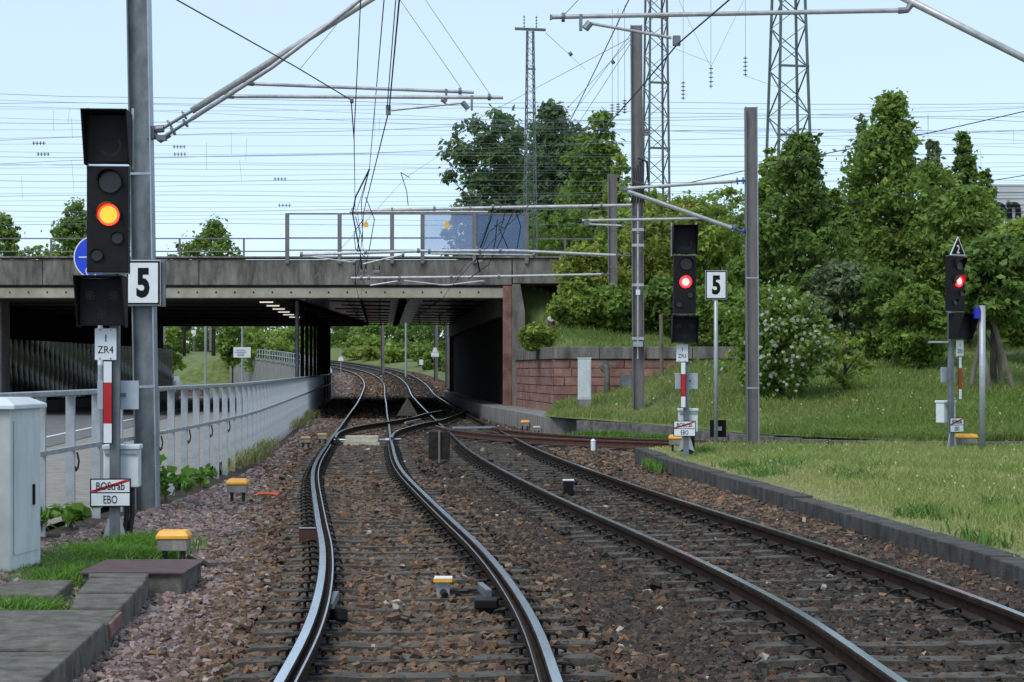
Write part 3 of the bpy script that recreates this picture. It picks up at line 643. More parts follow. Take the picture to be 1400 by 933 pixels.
# cabinet, pipe and box at the wall
t = thing('switch_cabinet', (X(799,52.5), 52.5, .35), 'tall pale grey cabinet in front of the sandstone wall', 'cabinet')
MB().box(-.20,.20,-.15,.15,.42,1.66).build('body', M['cabinet'], t, bevel=.012); MB().box(-.215,.215,-.165,.165,1.662,1.70).build('roof', M['cabinet'], t, bevel=.01)
MB().box(-.20,.20,-.14,.14,-.25,.415).build('base', M['concrete'], t); MB().box(-.17,.17,-.162,-.152,.48,1.6).build('door', M['cabinet'], t, bevel=.004)
t = thing('vent_pipe', (X(830,55.5), 55.5, .4), 'grey vertical pipe with a bent round head on the sandstone wall', 'pipe')
MB().tube([(0,0,-.2),(0,0,1.25),(-.03,.02,1.36),(-.1,.1,1.42)], .09, 12).build('pipe', M['kerb'], t, smooth=True); MB().disc((-.05,.06,1.38), .19, (.3,-1,.1), .1, 18).build('head', M['kerb'], t)
t = thing('wall_box', (X(856,55.7), 55.75, 1.06), 'small grey box fixed to the sandstone wall', 'box')
MB().box(-.20,.20,-.10,.1,0,.46).build('body', M['kerb'], t, bevel=.01); MB().box(-.18,.18,-.112,-.102,.03,.43).build('lid', M['galv_dark'], t)
t = thing('stub_pipe', (X(753,60.5), 60.5, 2.4), 'rusty stub of pipe standing on the slope above the wing wall', 'pipe')
MB().tube([(0,0,.2),(.02,0,1.0)], .13, 10).build('pipe', M['plate_brown'], t); MB().disc((.0,-.06,1.07), .10, (.3,-1,.1), .14, 14).build('cap', M['white'], t)
# ================================================================== SIGNALS
def lens(parent, x, z, r, face_y, m, hood=True, lit=None):
    MB().disc((x, face_y-.012, z), r, (0,1,0), .024, 24).build('lens', m, parent)
    if m in (M['amber'], M['redlamp']): MB().disc((x, face_y-.026, z), r*(.80 if m == M['amber'] else .62), (0,1,0), .004, 24).build('lens_core', M['amber_core'] if m == M['amber'] else M['redlamp_core'], parent)
    if hood:
        mb = MB(); n = 18; L = r*1.5; rows = []
        for k in range(n+1):
            an = R(-25)+R(230)*k/n; ln = L*(.35+.65*max(0, math.sin(an)))
            c, s_ = math.cos(an), math.sin(an)
            rows.append([(x+c*r*1.05, face_y-.002, z+s_*r*1.05), (x+c*r*1.05, face_y-ln, z+s_*r*1.05), (x+c*r*1.14, face_y-ln, z+s_*r*1.14), (x+c*r*1.14, face_y-.002, z+s_*r*1.14)])
        mb.sheet(rows); mb.build('hood', M['hood_glow'] if m in (M['amber'], M['redlamp']) else M['hood'], parent)
def hooded_box(parent, x0, x1, z0, z1, yf, name):
    mb = MB(); mb.box(x0+.02, x1-.02, yf, yf+.14, z0+.02, z1-.02); o = mb.build(name, M['black'], parent, bevel=.008)
    m = MB(); L = .26
    m.add([(x0,yf+.15,z1),(x1,yf+.15,z1),(x1,yf-L,z1),(x0,yf-L,z1),(x0,yf+.15,z1-.012),(x1,yf+.15,z1-.012),(x1,yf-L,z1-.012),(x0,yf-L,z1-.012)], [(0,1,2,3),(7,6,5,4),(3,2,6,7)])
    for xx, s_ in ((x0,1),(x1,-1)):
        m.add([(xx,yf+.15,z0),(xx,yf-.05,z0),(xx,yf-L,z1),(xx,yf+.15,z1),(xx+s_*.012,yf+.15,z0),(xx+s_*.012,yf-.05,z0),(xx+s_*.012,yf-L,z1),(xx+s_*.012,yf+.15,z1)], [(0,1,2,3),(7,6,5,4),(1,5,6,2),(0,4,5,1)])
    m.build('hood', M['hood'], o)
    return o
def dotring(parent, x, z, yf, r, a0, a1, n):
    mb = MB()
    for k in range(n):
        a = R(a0)+(R(a1)-R(a0))*k/n; mb.disc((x+r*math.cos(a), yf-.003, z+r*math.sin(a)), .006, (0,1,0), .006, 5)
    mb.build('lamp_dots', M['glassd'], parent)
def signal(base, plate, lit, label, dz=0, rz=0, top='box', lower_dx=.0, side_plate=0.0, sign_dz=0.0):
    t = thing('railway_signal', base, label, 'signal', 'railway signals', rz)
    m = MB(); m.box(-.05,.05,-.02,.06,-.15,4.0+dz if top == 'box' else 3.7+dz); m.box(-.052,.052,-.024,-.0205,-.1,2.3+dz); m.build('mast', M['galv_dark'], t)
    for s_ in (-1, 1): MB().add([(s_*.052,-.015,.32),(s_*.052,-.015,0),(s_*.16,-.015,-.05),(s_*.052,.0,.32),(s_*.052,.0,0),(s_*.16,.0,-.05)], [(0,1,2),(5,4,3),(0,3,4,1),(1,4,5,2),(2,5,3,0)]).build('gusset', M['galv'], t)
    hx = -.045
    # main head
    mh = MB().box(hx-.215,hx+.215,-.20,-.05,2.87+dz,3.985+dz).build('signal_head', M['black'], t, bevel=.01)
    for z_ in (2.862+dz, 3.985+dz): MB().box(hx-.22,hx+.22,-.19,-.06,z_,z_+.006).build('edge_trim', M['galv'], mh)
    for k in range(6):
        z_ = 2.95+.19*k+dz; MB().disc((hx+.2165,-.12,z_), .010, (1,0,0), .008, 6).build('hinge_bolt', M['galv'], mh)
    lens(mh, hx+.03, 3.82+dz, .115, -.2, M['glassd'])
    lens(mh, hx+.015, 3.475+dz, .112, -.2, lit)
    lens(mh, hx+.105, 3.23+dz, .058, -.2, M['glassd']); lens(mh, hx-.105, 3.05+dz, .058, -.2, M['glassd'])
    if top == 'box':
        b = hooded_box(t, hx-.235, hx+.235, 4.0+dz, 4.55+dz, -.20, 'route_indicator'); dotring(b, hx+.03, 4.2+dz, -.2, .11, 210, 400, 22); dotring(b, hx+.03, 4.2+dz, -.2, .095, 210, 400, 20)
        for xx in (hx-.235, hx+.235): MB().box(xx-.012,xx+.012,-.02,.0,3.98+dz,4.62+dz).build('bracket', M['galv'], t)
    else:
        tr = MB(); tr.prism([(hx-.24,4.0+dz),(hx+.24,4.0+dz),(hx,4.38+dz)], -.2, -.188); tr = tr.build('speed_triangle', M['white'], t)
        MB().prism([(hx-.20,4.02+dz),(hx+.20,4.02+dz),(hx,4.34+dz)], -.206, -.201).build('triangle_field', M['blackm'], tr)
        textpart('number', '2', .17, M['white'], tr, (hx, -.208, 4.125+dz), .8, bold=.01)
    lb = hooded_box(t, hx-.25+lower_dx, hx+.25+lower_dx, 2.30+dz, 2.83+dz, -.20, 'lower_indicator')
    for cx, cz in ((-.12,2.63),(.13,2.63),(.0,2.43)): dotring(lb, hx+cx+lower_dx, cz+dz, -.2, .04, 0, 360, 14); dotring(lb, hx+cx+lower_dx, cz+dz, -.2, .015, 0, 360, 6)
    MB().box(hx-.06,hx+.06,-.1,.0,2.83+dz,2.865+dz).build('coupling', M['galv'], t)
    sp = side_plate
    pl = MB().box(-.195+sp,.03+sp,-.085,-.075,1.955+dz,2.29+dz).build('number_plate', M['white'], t, bevel=.004)
    textpart('lettering', '1', .075, M['blackm'], pl, (-.08+sp,-.0865,2.185+dz)); textpart('lettering', plate, .075, M['blackm'], pl, (-.083+sp,-.0865,2.065+dz), .88)
    for xx in (-.14, -.03):
        for zz in (1.972, 2.272): MB().disc((xx+sp,-.087,zz+dz), .008, (0,1,0), .006, 8).build('screw', M['galv_dark'], pl)
    mbk = MB().box(-.112+sp,-.014+sp,-.075,-.066,1.068+dz,1.95+dz).build('mast_marker', M['blackm'], t)
    for a, b, mm in ((1.08,1.285,'white'),(1.288,1.715,'red'),(1.718,1.94,'white')): MB().box(-.105+sp,-.021+sp,-.0785,-.0755,a+dz,b+dz).build('marker_band', M[mm], mbk)
    if sp:
        for zz in (1.15, 1.85): MB().box(.05,sp-.06,-.05,-.03,zz+dz,zz+.02+dz).build('bracket', M['galv_dark'], t)
    gp = MB().box(-.20,.235,.10,.115,1.43+dz,1.735+dz).build('back_plate', M['greyplate'], t, bevel=.004)
    MB().box(.03,.10,.08,.098,1.565+dz,1.605+dz).build('latch', M['galv_dark'], gp)
    wb = MB().box(-.13,.235,.09,.30,.60+dz,1.0+dz).build('junction_box', M['whitebox'], t, bevel=.01)
    MB().box(-.145,.25,.07,.32,1.002+dz,1.055+dz).build('lid', M['whitebox'], wb, bevel=.012); MB().box(-.12,.225,.068,.088,.955+dz,.995+dz).build('bar', M['galv'], wb)
    cb = MB(); cb.tube([(.10,.16,.6+dz),(.10,.15,.3+dz),(.07,.12,-.1)], .028, 8); cb.build('cable_conduit', M['rubber'], t); cb = MB(); cb.tube([(.16,.16,.6+dz),(.16,.15,.3+dz),(.11,.12,-.1)], .028, 8); cb.build('cable_conduit', M['rubber'], t)
    ds = dz; dz = dz+sign_dz
    sg = MB().box(-.248+sp*.5,.178+sp*.5,-.066,-.056,.405+dz,.705+dz).build('rules_sign', M['blackm'], t, bevel=.003)
    s5 = sp*.5
    MB().box(-.234+s5,.164+s5,-.0695,-.0665,.562+dz,.692+dz).build('sign_field', M['white'], sg); MB().box(-.234+s5,.164+s5,-.0695,-.0665,.419+dz,.549+dz).build('sign_field', M['white'], sg)
    MB().prism([(-.234+s5,.565+dz),(-.175+s5,.565+dz),(.164+s5,.676+dz),(.164+s5,.69+dz),(.115+s5,.69+dz),(-.234+s5,.580+dz)], -.0715, -.07).build('red_bar', M['red'], sg)
    textpart('lettering', 'BOStrab', .082, M['blackm'], sg, (-.035+s5,-.0728,.627+dz), .74); textpart('lettering', 'EBO', .086, M['blackm'], sg, (-.035+s5,-.0715,.484+dz), .66)
    return t
d4 = 18.2; signal((X(157,d4), d4, Z(745,d4)), 'ZR4', M['amber'], 'nearest black railway signal with amber light and plate ZR4', rz=R(4), lower_dx=-.06)
d3 = 33.0; signal((X(938,d3), d3, Z(614,d3)), 'ZR3', M['redlamp'], 'black railway signal with bright red light and plate ZR3', dz=-.28, sign_dz=.115)
d5 = 35.0; signal((X(1301,d5), d5, Z(612,d5)), 'ZR5', M['redlamp'], 'black railway signal topped by a triangle with the number two', dz=-.10, rz=R(36), top='tri', lower_dx=.14, side_plate=.24)

# ================================================================== MASTS
def hbeam(name, loc, h, wd, dp, label, m1, m2, lean=0, group='steel overhead line masts'):
    t = thing(name, loc, label, 'mast', group); t.rotation_euler = (0, -lean, 0)
    MB().box(-wd/2+.012,wd/2-.012,-.01,.01,-.4,h).build('web', m1, t)
    MB().box(-wd/2-.006,-wd/2+.0115,-dp/2,dp/2,-.4,h).build('flange', m1, t); MB().box(wd/2-.0115,wd/2+.006,-dp/2,dp/2,-.4,h).build('flange', m2, t)  # right flange lighter than the left: light on that side put into colour
    for z_ in (h*.18, h*.5): MB().box(-wd/2-.012,wd/2+.012,-dp/2-.008,-dp/2-.001,z_,z_+.03).build('strap', m2, t)
    return t
dm = 22.3
lm_ = hbeam('catenary_mast', (X(202,dm), dm, -.10), 8.6, .27, .22, 'thick grey steel mast at the left beside the nearest signal', M['galv_dark'], M['galv_edge'], R(1.0))
hbeam('catenary_mast', (X(873,50), 50, .5), 11.2, .32, .26, 'tall brown steel mast in front of the sandstone wall', M['brownsteel'], M['brownsteel'], R(.35))
hbeam('catenary_mast', (X(1029,35.8), 35.8, .0), 7.15, .24, .22, 'plain grey steel mast on the grass island right of the number board', M['brownsteel'], M['galv_edge'], R(.3))
hbeam('catenary_mast', (X(838,60), 60, 2.0), 6.5, .30, .26, 'shorter grey steel mast among the shrubs behind the tall brown mast', M['brownsteel'], M['brownsteel'], R(.2))
hbeam('catenary_mast', (6.6, 18.5, -.1), 8.2, .27, .22, 'grey mast outside the right edge carrying the right tube arm', M['galv_dark'], M['galv_edge'])
for px, d, h, lab in ((523,170,9,'dark mast beyond the underpass left of the thin pole'),(596,150,8,'dark mast carrying small white boards beyond the underpass'),(612,128,8,'dark mast at the right edge of the underpass opening')):
    hbeam('catenary_mast', (X(px,d), d, float(zT(d))-.2), h, .34, .3, lab, M['brownsteel'], M['brownsteel'])
# details on the brown mast: earthing rod, clamps, boxes
t = thing('mast_fittings', (X(872,49.8), 49.8, .5), 'grey rod with clamps and a small white tag on the tall brown mast', 'fittings')
MB().tube([(0,-.03,1.5),(0,-.03,6.2)], .025, 6).build('rod', M['tube'], t)
for z_ in (2.05, 3.6, 4.75, 5.2): MB().box(-.17,.17,-.05,-.0,z_,z_+.08).build('clamp', M['tube'], t)
MB().box(-.06,.06,-.07,-.055,3.35,3.5).build('tag', M['white'], t); MB().box(-.14,.14,-.12,-.0,1.85,2.0).build('clamp', M['galv'], t)
m = MB()
for k in range(5): m.tube([(-.15+.07*k,-.05,6.9+.1*k),(-.1+.06*k,-.2,6.5),(-.2+.09*k,-.1,6.0)], .03, 6)
m.tube([(.0,-.1,7.3),(.25,-.15,7.2),(.3,-.1,6.6)], .035, 6); m.build('cable_coil', M['rubber'], t)
m = MB()
for k in range(3): m.disc((.26,0,8.0+.07*k), .11-.02*k, (0,0,1), .05, 10)
m.build('insulator', M['galv_dark'], t)

def insul(parent, a, b, m, n=3, r=.055):
    a, b = Vector(a), Vector(b); mb = MB(); ax = b-a; mb.tube([a, b], .022, 8)
    for k in range(n): mb.disc(a+ax*((k+.5)/n), r, ax, .022, 12)
    mb.build('insulator', m, parent)
# left arm
t = thing('tube_arm', (0,0,0), 'large grey tube arm rising to the right from the left mast', 'arm', 'overhead line support arms')
q = lambda a, b, d=dm: P(a, b, d)
MB().tube([q(262,152), q(640,-84)], .044, 12).build('main_tube', M['tube'], t, smooth=True); MB().tube([q(262,163,dm-.1), q(372,92,dm-.2), q(480,10,dm-.3), q(560,-60,dm-.4)], .028, 10).build('stay_tube', M['tube'], t, smooth=True)
insul(t, q(222,176), q(262,152), M['galv_dark'], 2, .06); insul(t, q(228,185,dm-.05), q(262,163,dm-.1), M['galv_dark'], 2, .06)
m = Pieces('hinge', M['galv_dark'], t); m.tube([q(204,178), q(224,176)], .05, 8); m.tube([q(208,182), q(220,192), q(232,184)], .04, 8); m.cbox(q(207,182), .09, .12, .16); m.cbox(q(221,189), .12, .1, .07)
MB().tube([q(318,132), q(688,133.5)], .024, 10).build('register_tube', M['tube'], t); MB().tube([q(346,115,dm+.25), q(648,126.5,dm+.25)], .022, 10).build('register_tube', M['tube'], t)
m = Pieces('joint', M['galv_dark'], t); m.tube([q(306,124), q(312,132), q(320,132)], .03, 8); m.tube([q(330,106), q(336,114), q(346,115,dm+.25)], .03, 8)
MB().tube([q(535,151), q(632,141)], .015, 8).build('steady_arm', M['tube'], t)
m = Pieces('clamp', M['galv_dark'], t); m.cbox(q(645,141), .03, .06, .19); m.cbox(q(610,130,dm+.25), .03, .06, .15); m.tube([q(632,140), q(640,149)], .035, 8); m.cbox(q(531,151), .06, .07, .12); m.tube([q(604,136), q(610,140)], .03, 8)
for px, py in ((481,137),(629,125),(669,133)): m.disc(q(px,py), .045, (1,0,0), .04, 10)
# right arm
d = 18.4
t = thing('tube_arm', (0,0,0), 'slim horizontal grey tube arm reaching in from the upper right', 'arm', 'overhead line support arms')
r_ = lambda a, b, dd=d: P(a, b, dd)
MB().tube([r_(754,23.5), r_(1232,14.5)], .025, 10).build('register_tube', M['tube'], t); MB().tube([r_(1205,-18), r_(1400,80), r_(1520,140)], .040, 12).build('main_tube', M['tube'], t, smooth=True)
m = Pieces('clamp', M['galv_dark'], t); m.tube([r_(1228,15), r_(1240,14), r_(1246,6)], .035, 8); m.disc(r_(770,24), .05, (1,0,0), .035, 10); m.cbox(r_(794,31), .035, .06, .17); m.tube([r_(800,40), r_(807,31)], .04, 8); m.cbox(r_(925,56), .08, .08, .10); m.cbox(r_(753,24), .02, .06, .05)
MB().tube([r_(806,32), r_(918,52)], .017, 8).build('steady_arm', M['tube'], t)
# branch arm on the island mast
d = 35.8
t = thing('tube_arm', (0,0,0), 'pale tube arm with blue insulators on the island mast', 'arm', 'overhead line support arms')
MB().tube([P(854,258,d), P(1006,248,d)], .034, 8).build('top_tube', M['tube'], t); MB().tube([P(858,262,d), P(1000,312,d)], .046, 8).build('main_tube', M['tube'], t)
MB().tube([P(796,302,d), P(958,299,d)], .030, 8).build('register_tube', M['tube'], t); MB().tube([P(803,307,d), P(852,309,d)], .022, 8).build('steady_arm', M['tube'], t)
insul(t, P(1004,248,d), P(1020,247,d), M['blueins'], 2, .075); insul(t, P(998,311,d), P(1021,319,d), M['blueins'], 2, .085)
m = Pieces('clamp', M['galv_dark'], t); m.cbox(P(852,258,d), .16,.08,.08); m.cbox(P(802,305,d), .1,.07,.13); m.cbox(P(957,298,d), .08,.08,.06); m.cbox(P(852,309,d), .07,.06,.05)
MB().tube([P(798,301,d), P(830,248,d+.2)], .010, 5).build('stay_wire', M['wire'], t)
# arms before the bridge
d = 50
t = thing('tube_arm', (0,0,0), 'pair of long tubes above the glass screen fixed to the tall brown mast', 'arm', 'overhead line support arms')
MB().tube([P(498,288,d), P(690,284,d), P(864,281,d)], .050, 8).build('main_tube', M['tube'], t); MB().tube([P(478,290,d-.1), P(667,290,d-.1)], .030, 8).build('register_tube', M['tube'], t)
m = Pieces('clamp', M['galv_dark'], t)
for px, py in ((482,288),(536,288),(594,286),(643,286),(674,283),(822,281)): m.disc(P(px,py,d), .085, (1,0,0), .06, 10)
t = thing('tube_arm', (0,0,0), 'pale tube crossing the bridge parapet with a steady arm', 'arm', 'overhead line support arms')
MB().tube([P(410,348.5,d), P(575,343.5,d), P(700,343,d), P(842,349.5,d)], .045, 8).build('main_tube', M['tube'], t); insul(t, P(842,349.5,d), P(864,350,d), M['brownsteel'], 3, .08)
MB().tube([P(424,351,d), P(484,359,d)], .024, 8).build('steady_arm', M['tube'], t); MB().tube([P(497,361,d), P(553,348,d)], .024, 8).build('steady_arm', M['tube'], t); MB().tube([P(590,347,d), P(650,348,d), P(728,349,d)], .024, 8).build('steady_arm', M['tube'], t)
m = Pieces('clamp', M['galv_dark'], t)
for px, py in ((412,348),(484,359),(500,345),(551,348),(572,343),(587,344),(656,343),(684,343),(730,349)): m.disc(P(px,py,d), .075, (1,0,0), .07, 8)
d = 58
t = thing('tube_arm', (0,0,0), 'lowest pale tube in front of the bridge beam', 'arm', 'overhead line support arms')
MB().tube([P(480,380.5,d), P(640,379,d), P(822,375.5,d)], .045, 8).build('main_tube', M['tube'], t); insul(t, P(820,375.5,d), P(834,375,d), M['brownsteel'], 2, .08)
MB().tube([P(506,390.5,d), P(548,384,d)], .026, 8).build('steady_arm', M['tube'], t); MB().tube([P(552,384,d), P(605,390,d), P(612,390,d), P(662,384,d)], .026, 8).build('steady_arm', M['tube'], t)
m = Pieces('clamp', M['galv_dark'], t)
for px, py in ((494,380),(504,380),(546,381),(543,386),(617,379),(626,379),(682,378),(661,386)): m.disc(P(px,py,d), .08, (1,0,0), .07, 8)
for px, py in ((497,371),(515,372),(655,358)):
    t = thing('wire_clamp', P(px,py,56), {497:'dark wire clamp before the parapet under the left jumper cables',515:'dark wire clamp just right of the left jumper cables',655:'dark wire clamp under the frayed cable at the blue pane'}[px], 'clamp', 'wire clamps before the bridge')
    MB().cbox((0,0,0), .22, .1, .1).build('body', M['galv_dark'], t, bevel=.02); MB().tube([(-.08,0,.04),(-.1,0,.22)], .02, 5).build('pin', M['wire'], t); MB().tube([(.08,0,.04),(.1,0,.22)], .02, 5).build('pin', M['wire'], t)

# ================================================================== WIRES
def wire(pts, r, label, m='wire', group=None, n=5, name='overhead_wire'):
    return tag(MB().tube(pts, r, n, True).build(name, M[m]), label, 'wire', group)
xa = lambda d: float(xA(d)); xb = lambda d: float(xB(d))
wire([(-.75,10,5.10),(-1.03,15.7,5.06),P(532,150,22.3),(-3.07,35.6,4.95),P(492,358,50),(-5.3,58,4.62),(-6.0,68,4.28),(-7.6,90,4.22),(-9.0,112,4.4),(-14,165,6.2)], .009, 'contact wire over the left track')
wire([P(530,-60,17),P(525,0,21),P(505,232,40),P(488,288,50),P(500,360,58),(-6.0,68,4.40)], .008, 'carrying wire over the left track meeting the upper tube')
wire([P(493,0,21),P(484,185,22.6),P(485.5,290,49)], .007, 'thin feeder wire hanging left of the left contact wire')
wire([P(238,-2,17),P(405,92,20.5),P(480,137,22.3),P(484,190,23)], .008, 'slanting stay wire in front of the left tube arm')
wire([P(480,10,22),P(410,95,20.6)], .004, 'thin link between the left tube arm and the stay wire', 'farwire')
wire([P(541,0,20),P(529,150,22.3)], .007, 'parallel jumper beside the left contact wire')
wire([P(505,232,40),P(486,270,47),P(482,292,50),P(492,345,52),P(495,368,56)], .022, 'thick dark jumper cable hanging before the glass screen')
wire([P(505,232,40),P(494,275,48),P(496,330,54)], .012, 'second dark jumper cable beside the screen post')
wire([P(1040,-40,14.6),P(997,0,16.4),P(926,61,18.4),P(872,125,21.4),P(782,225,28.8),P(690,312,42),P(640,366,52),P(612,398,60),(-3.4,75,4.25),(-5.0,100,4.25)], .009, 'contact wire over the right track')
wire([P(862,-5,22.6),P(823,77,26),P(782,161,31.5),P(746,218,36),P(672,296,47),P(650,345,52),P(612,392,60)], .008, 'carrying wire over the right track')
for k, pts in enumerate(([(672,296),(662,325),(652,352),(656,372)], [(680,300),(677,330),(672,355)], [(705,288),(712,310),(706,345)], [(676,308),(690,312),(704,288)], [(682,312),(694,338),(696,346)])):
    wire([P(a,b,50+.6*i) for i,(a,b) in enumerate(pts)], .024 if k == 0 else .014, ('thick frayed jumper cable before the blue pane','black loop of cable nearest the blue pane post','wide cable loop at the right of the blue pane','short cable loop under the upper tube','straight jumper falling to the pale tube')[k])
for k, pts in enumerate(([(497,300),(484,318),(486,340),(499,352)], [(500,270),(512,300),(505,340),(498,372)], [(486,296),(492,318),(488,346)], [(690,300),(668,318),(660,340),(648,360)], [(700,292),(684,330),(668,362),(640,382)], [(668,300),(676,286),(690,292),(684,316)], [(560,243),(548,236),(556,262),(558,281)])):
    wire([P(a,b,49.5+.5*i) for i,(a,b) in enumerate(pts)], .013, ('bowed jumper left of the screen sticker','long jumper crossing the left sticker pane','short jumper beside the second screen post','long jumper falling across the blue pane','slanting jumper from the blue pane to the lower tube','small closed loop at the upper tube','lone curved wire above the middle of the screen')[k])
wire([P(1420,148,35.5),P(1280,180,36.5),P(1100,216,38),P(905,258,40.5),P(836,240,60)], .011, 'carrying wire over the branch track across the right trees')
wire([P(1420,237,35.5),P(1180,275,37.5),P(1020,300,39),P(880,320,41),P(800,312,46)], .009, 'contact wire over the branch track across the right trees')
wire([P(1000,248,35.8),P(998,310,35.8)], .006, 'short dropper on the island mast arm')
wire([P(540,-10,23),P(630,120,22.5)], .0045, 'left thin stay above the horizontal tubes', 'farwire'); wire([P(575,-10,23),P(669,128,22.3)], .0045, 'right thin stay above the horizontal tubes', 'farwire')
wire([P(800,-10,18.4),P(770,22,18.4)], .0045, 'thin stay above the right arm tip', 'farwire')
wire([P(430,380,64),P(555,243,118),P(620,200,118)], .012, 'long thin guy wire slanting over the glass screen', 'farwire')
fy = [(143,141),(151,147),(168,160),(176,180),(190,176),(199,197),(208,214),(214,213),(226,221),(232,228),(240,236),(247,248),(256,249),(264,262),(269,266),(277,271),(283,280),(289,286),(296,291),(302,300),(197,143),(229,173),(141,205),(160,187),(131,196),(124,170),(308,305),(222,240)]
fy.sort()
ORD = ['topmost','second','third','fourth','fifth','sixth','seventh','eighth','ninth','tenth','eleventh','twelfth','thirteenth','fourteenth','fifteenth','sixteenth','seventeenth','eighteenth','nineteenth','twentieth']+['twenty '+k for k in ('first','second','third','fourth','fifth','sixth','seventh','eighth')]
for i, (a, b) in enumerate(fy):
    d = 116+random.uniform(-4, 6); pts = [P(-120+1640*k/8, a+(b-a)*k/8+2.2*math.sin(k*1.7+i), d+.4*k) for k in range(9)]
    wire(pts, .010 if i % 3 else .015, ORD[i]+' sky wire from the top along the left edge', 'farwire', 'thin wires crossing the sky', 4)
for i in range(34):
    px = random.uniform(10, 1390); py = random.uniform(145, 265); d = 116
    wire([P(px,py,d), P(px+random.uniform(-3,3), py+random.uniform(18,48), d)], .009, 'thin dropper hanging between the sky wires', 'farwire', 'droppers between the sky wires', 4, 'dropper_wire')
for i, (px, py) in enumerate(((53,196),(59,211),(245,201),(246,211),(383,245),(389,281))):
    t = thing('line_insulator', P(px,py,116), ('upper dark ribbed insulator left of the nearest signal','lower dark ribbed insulator left of the nearest signal','upper dark ribbed insulator right of the left mast','lower dark ribbed insulator right of the left mast','dark ribbed insulator high above the bridge screen','dark ribbed insulator just above the bridge screen')[i], 'insulator', 'insulators on the sky wires')
    insul(t, (-.45,0,0), (.45,0,0), M['ceramic'], 4, .14)
for i, (px, py, h) in enumerate(((972,106,30),(1019,91,28),(934,124,26),(845,150,18),(854,146,20),(837,152,20))):
    t = thing('hanging_insulator', P(px,py,100), ('thick hanging insulator string midway between the two right towers','hanging insulator string next to the widest tower','hanging insulator string beside the second tower','small hanging insulator left of the brown mast, middle one','small hanging insulator nearest the brown mast','small hanging insulator farthest left of the brown mast')[i], 'insulator', 'hanging insulator strings')
    L = h/F*100; insul(t, (0,0,-L/2), (0,0,L/2), M['ceramic'], 5, .13); MB().tube([(0,0,L/2),(0,0,L/2+5.5)], .012, 4).build('hanger', M['farwire'], t)
for k, (a, b) in enumerate((((972,92),(925,0)),((972,92),(1020,0)),((905,60),(972,92)),((1019,104),(1090,135)))):
    wire([P(a[0],a[1],100), P(b[0],b[1]-6,100)], .010, ('left rising span wire above the hanging insulators','right rising span wire above the hanging insulators','span wire from the brown mast to the hanging insulators','span wire from the hanging insulator to the wide tower')[k], 'farwire', 'span wires of the lattice towers', 4)
for k, (a, b) in enumerate((((862,47),(780,160)),((862,55),(700,230)),((862,60),(735,255)),((866,50),(640,170)),((746,45),(800,95)))):
    wire([P(a[0],a[1],50), P(b[0],b[1],90)], .010, ('steepest','second steepest','third steepest','flattest','shortest')[k]+' thin guy wire left of the tall brown mast', 'farwire', 'guy wires of the tall brown mast', 4)
for (px, py) in ((780,74),(838,85)):
    t = thing('wire_weight', P(px,py,70), {780:'small dark ball on a guy wire near the slim tower',838:'small dark ball on a guy wire close to the brown mast'}[px], 'weight', 'balls on the guy wires'); MB().disc((0,0,0), .09, (1,0,.6), .14, 10).build('ball', M['lattice'], t, bevel=.03)
# wires and brackets under the bridge
for k in range(9):
    d = 70+k*4.4; a = xa(d); 
    t = thing('ceiling_bracket', (0,0,0), ('nearest','second','third','fourth','fifth','sixth','seventh','eighth','farthest')[k]+' black wire bracket fixed under the bridge deck', 'bracket', 'black wire brackets under the bridge deck')
    MB().tube([(a-1.6+.4*(k%2), d, SOF+.02), (a+.9, d, SOF-.02)], .035, 6).build('bar', M['darkened'], t); MB().tube([(xb(d)-1.0, d+.5, SOF+.03), (xb(d)+1.5, d+.5, SOF)], .035, 6).build('bar', M['darkened'], t)
    MB().tube([(a-.3, d, SOF+.2), (a-.3, d, SOF-.12)], .03, 6).build('hanger', M['darkened'], t); MB().cbox((a+1.4,d,SOF+.0), .3, .3, .2).build('clamp', M['darkened'], t)
for off, wo_ in zip((-.9, .5, 1.7, 3.0, 4.3), ('leftmost','second','middle','fourth','rightmost')): wire([(xa(67)+off, 67, SOF+.08), (xa(88)+off*.8, 88, SOF+.0), (xa(109)+off, 109, SOF+.08)], .028, wo_+' of the dark cables running along under the bridge deck', 'wire', 'cables under the bridge deck', 5)

# ================================================================== LATTICE TOWERS
def tower(px, d, zb, zt, wb, wt, label, step, arm=False):
    t = thing('lattice_tower', (X(px,d), d, zb), label, 'tower', 'green grey lattice towers', R(12)); h = zt-zb
    ww = lambda z: wb+(wt-wb)*z/h
    lw = max(.07, wt*.12)
    for sx_ in (-1,1):
        for sy_ in (-1,1): MB().obox((sx_*wb/2, sy_*wb/2, 0), (sx_*wt/2, sy_*wt/2, h), lw, lw, (0,1,0)).build('leg', M['lattice'], t)
    z = 0; k = 0
    br = [MB(), MB(), MB(), MB()]
    while z < h-.1:
        z2 = min(z+step*ww(z), h); a, b = ww(z)/2, ww(z2)/2; s_ = 1 if k % 2 else -1
        br[0].obox((-s_*a,-a,z),(s_*b,-b,z2), lw*.6, lw*.3); br[1].obox((s_*a,a,z),(-s_*b,b,z2), lw*.6, lw*.3)
        br[2].obox((-a,-s_*a,z),(-b,s_*b,z2), lw*.6, lw*.3); br[3].obox((a,s_*a,z),(b,-s_*b,z2), lw*.6, lw*.3)
        z = z2; k += 1
    for q_ in br: q_.build('bracing', M['lattice'], t)
    for f in (.45, .6, .75, .88):
        a = ww(h*f)/2+.06; MB().box(-a, a, -a-.03, -a+.03, h*f, h*f+.12).build('cross_bar', M['lattice'], t)
    if arm:
        MB().box(-1.05, 1.05, -.08, .08, h, h+.16).build('cross_arm', M['lattice'], t)
        for s_ in (-.42,.42): insul(t, (s_,0,h+.16), (s_,0,h+1.0), M['ceramic'], 4, .08)
    return t
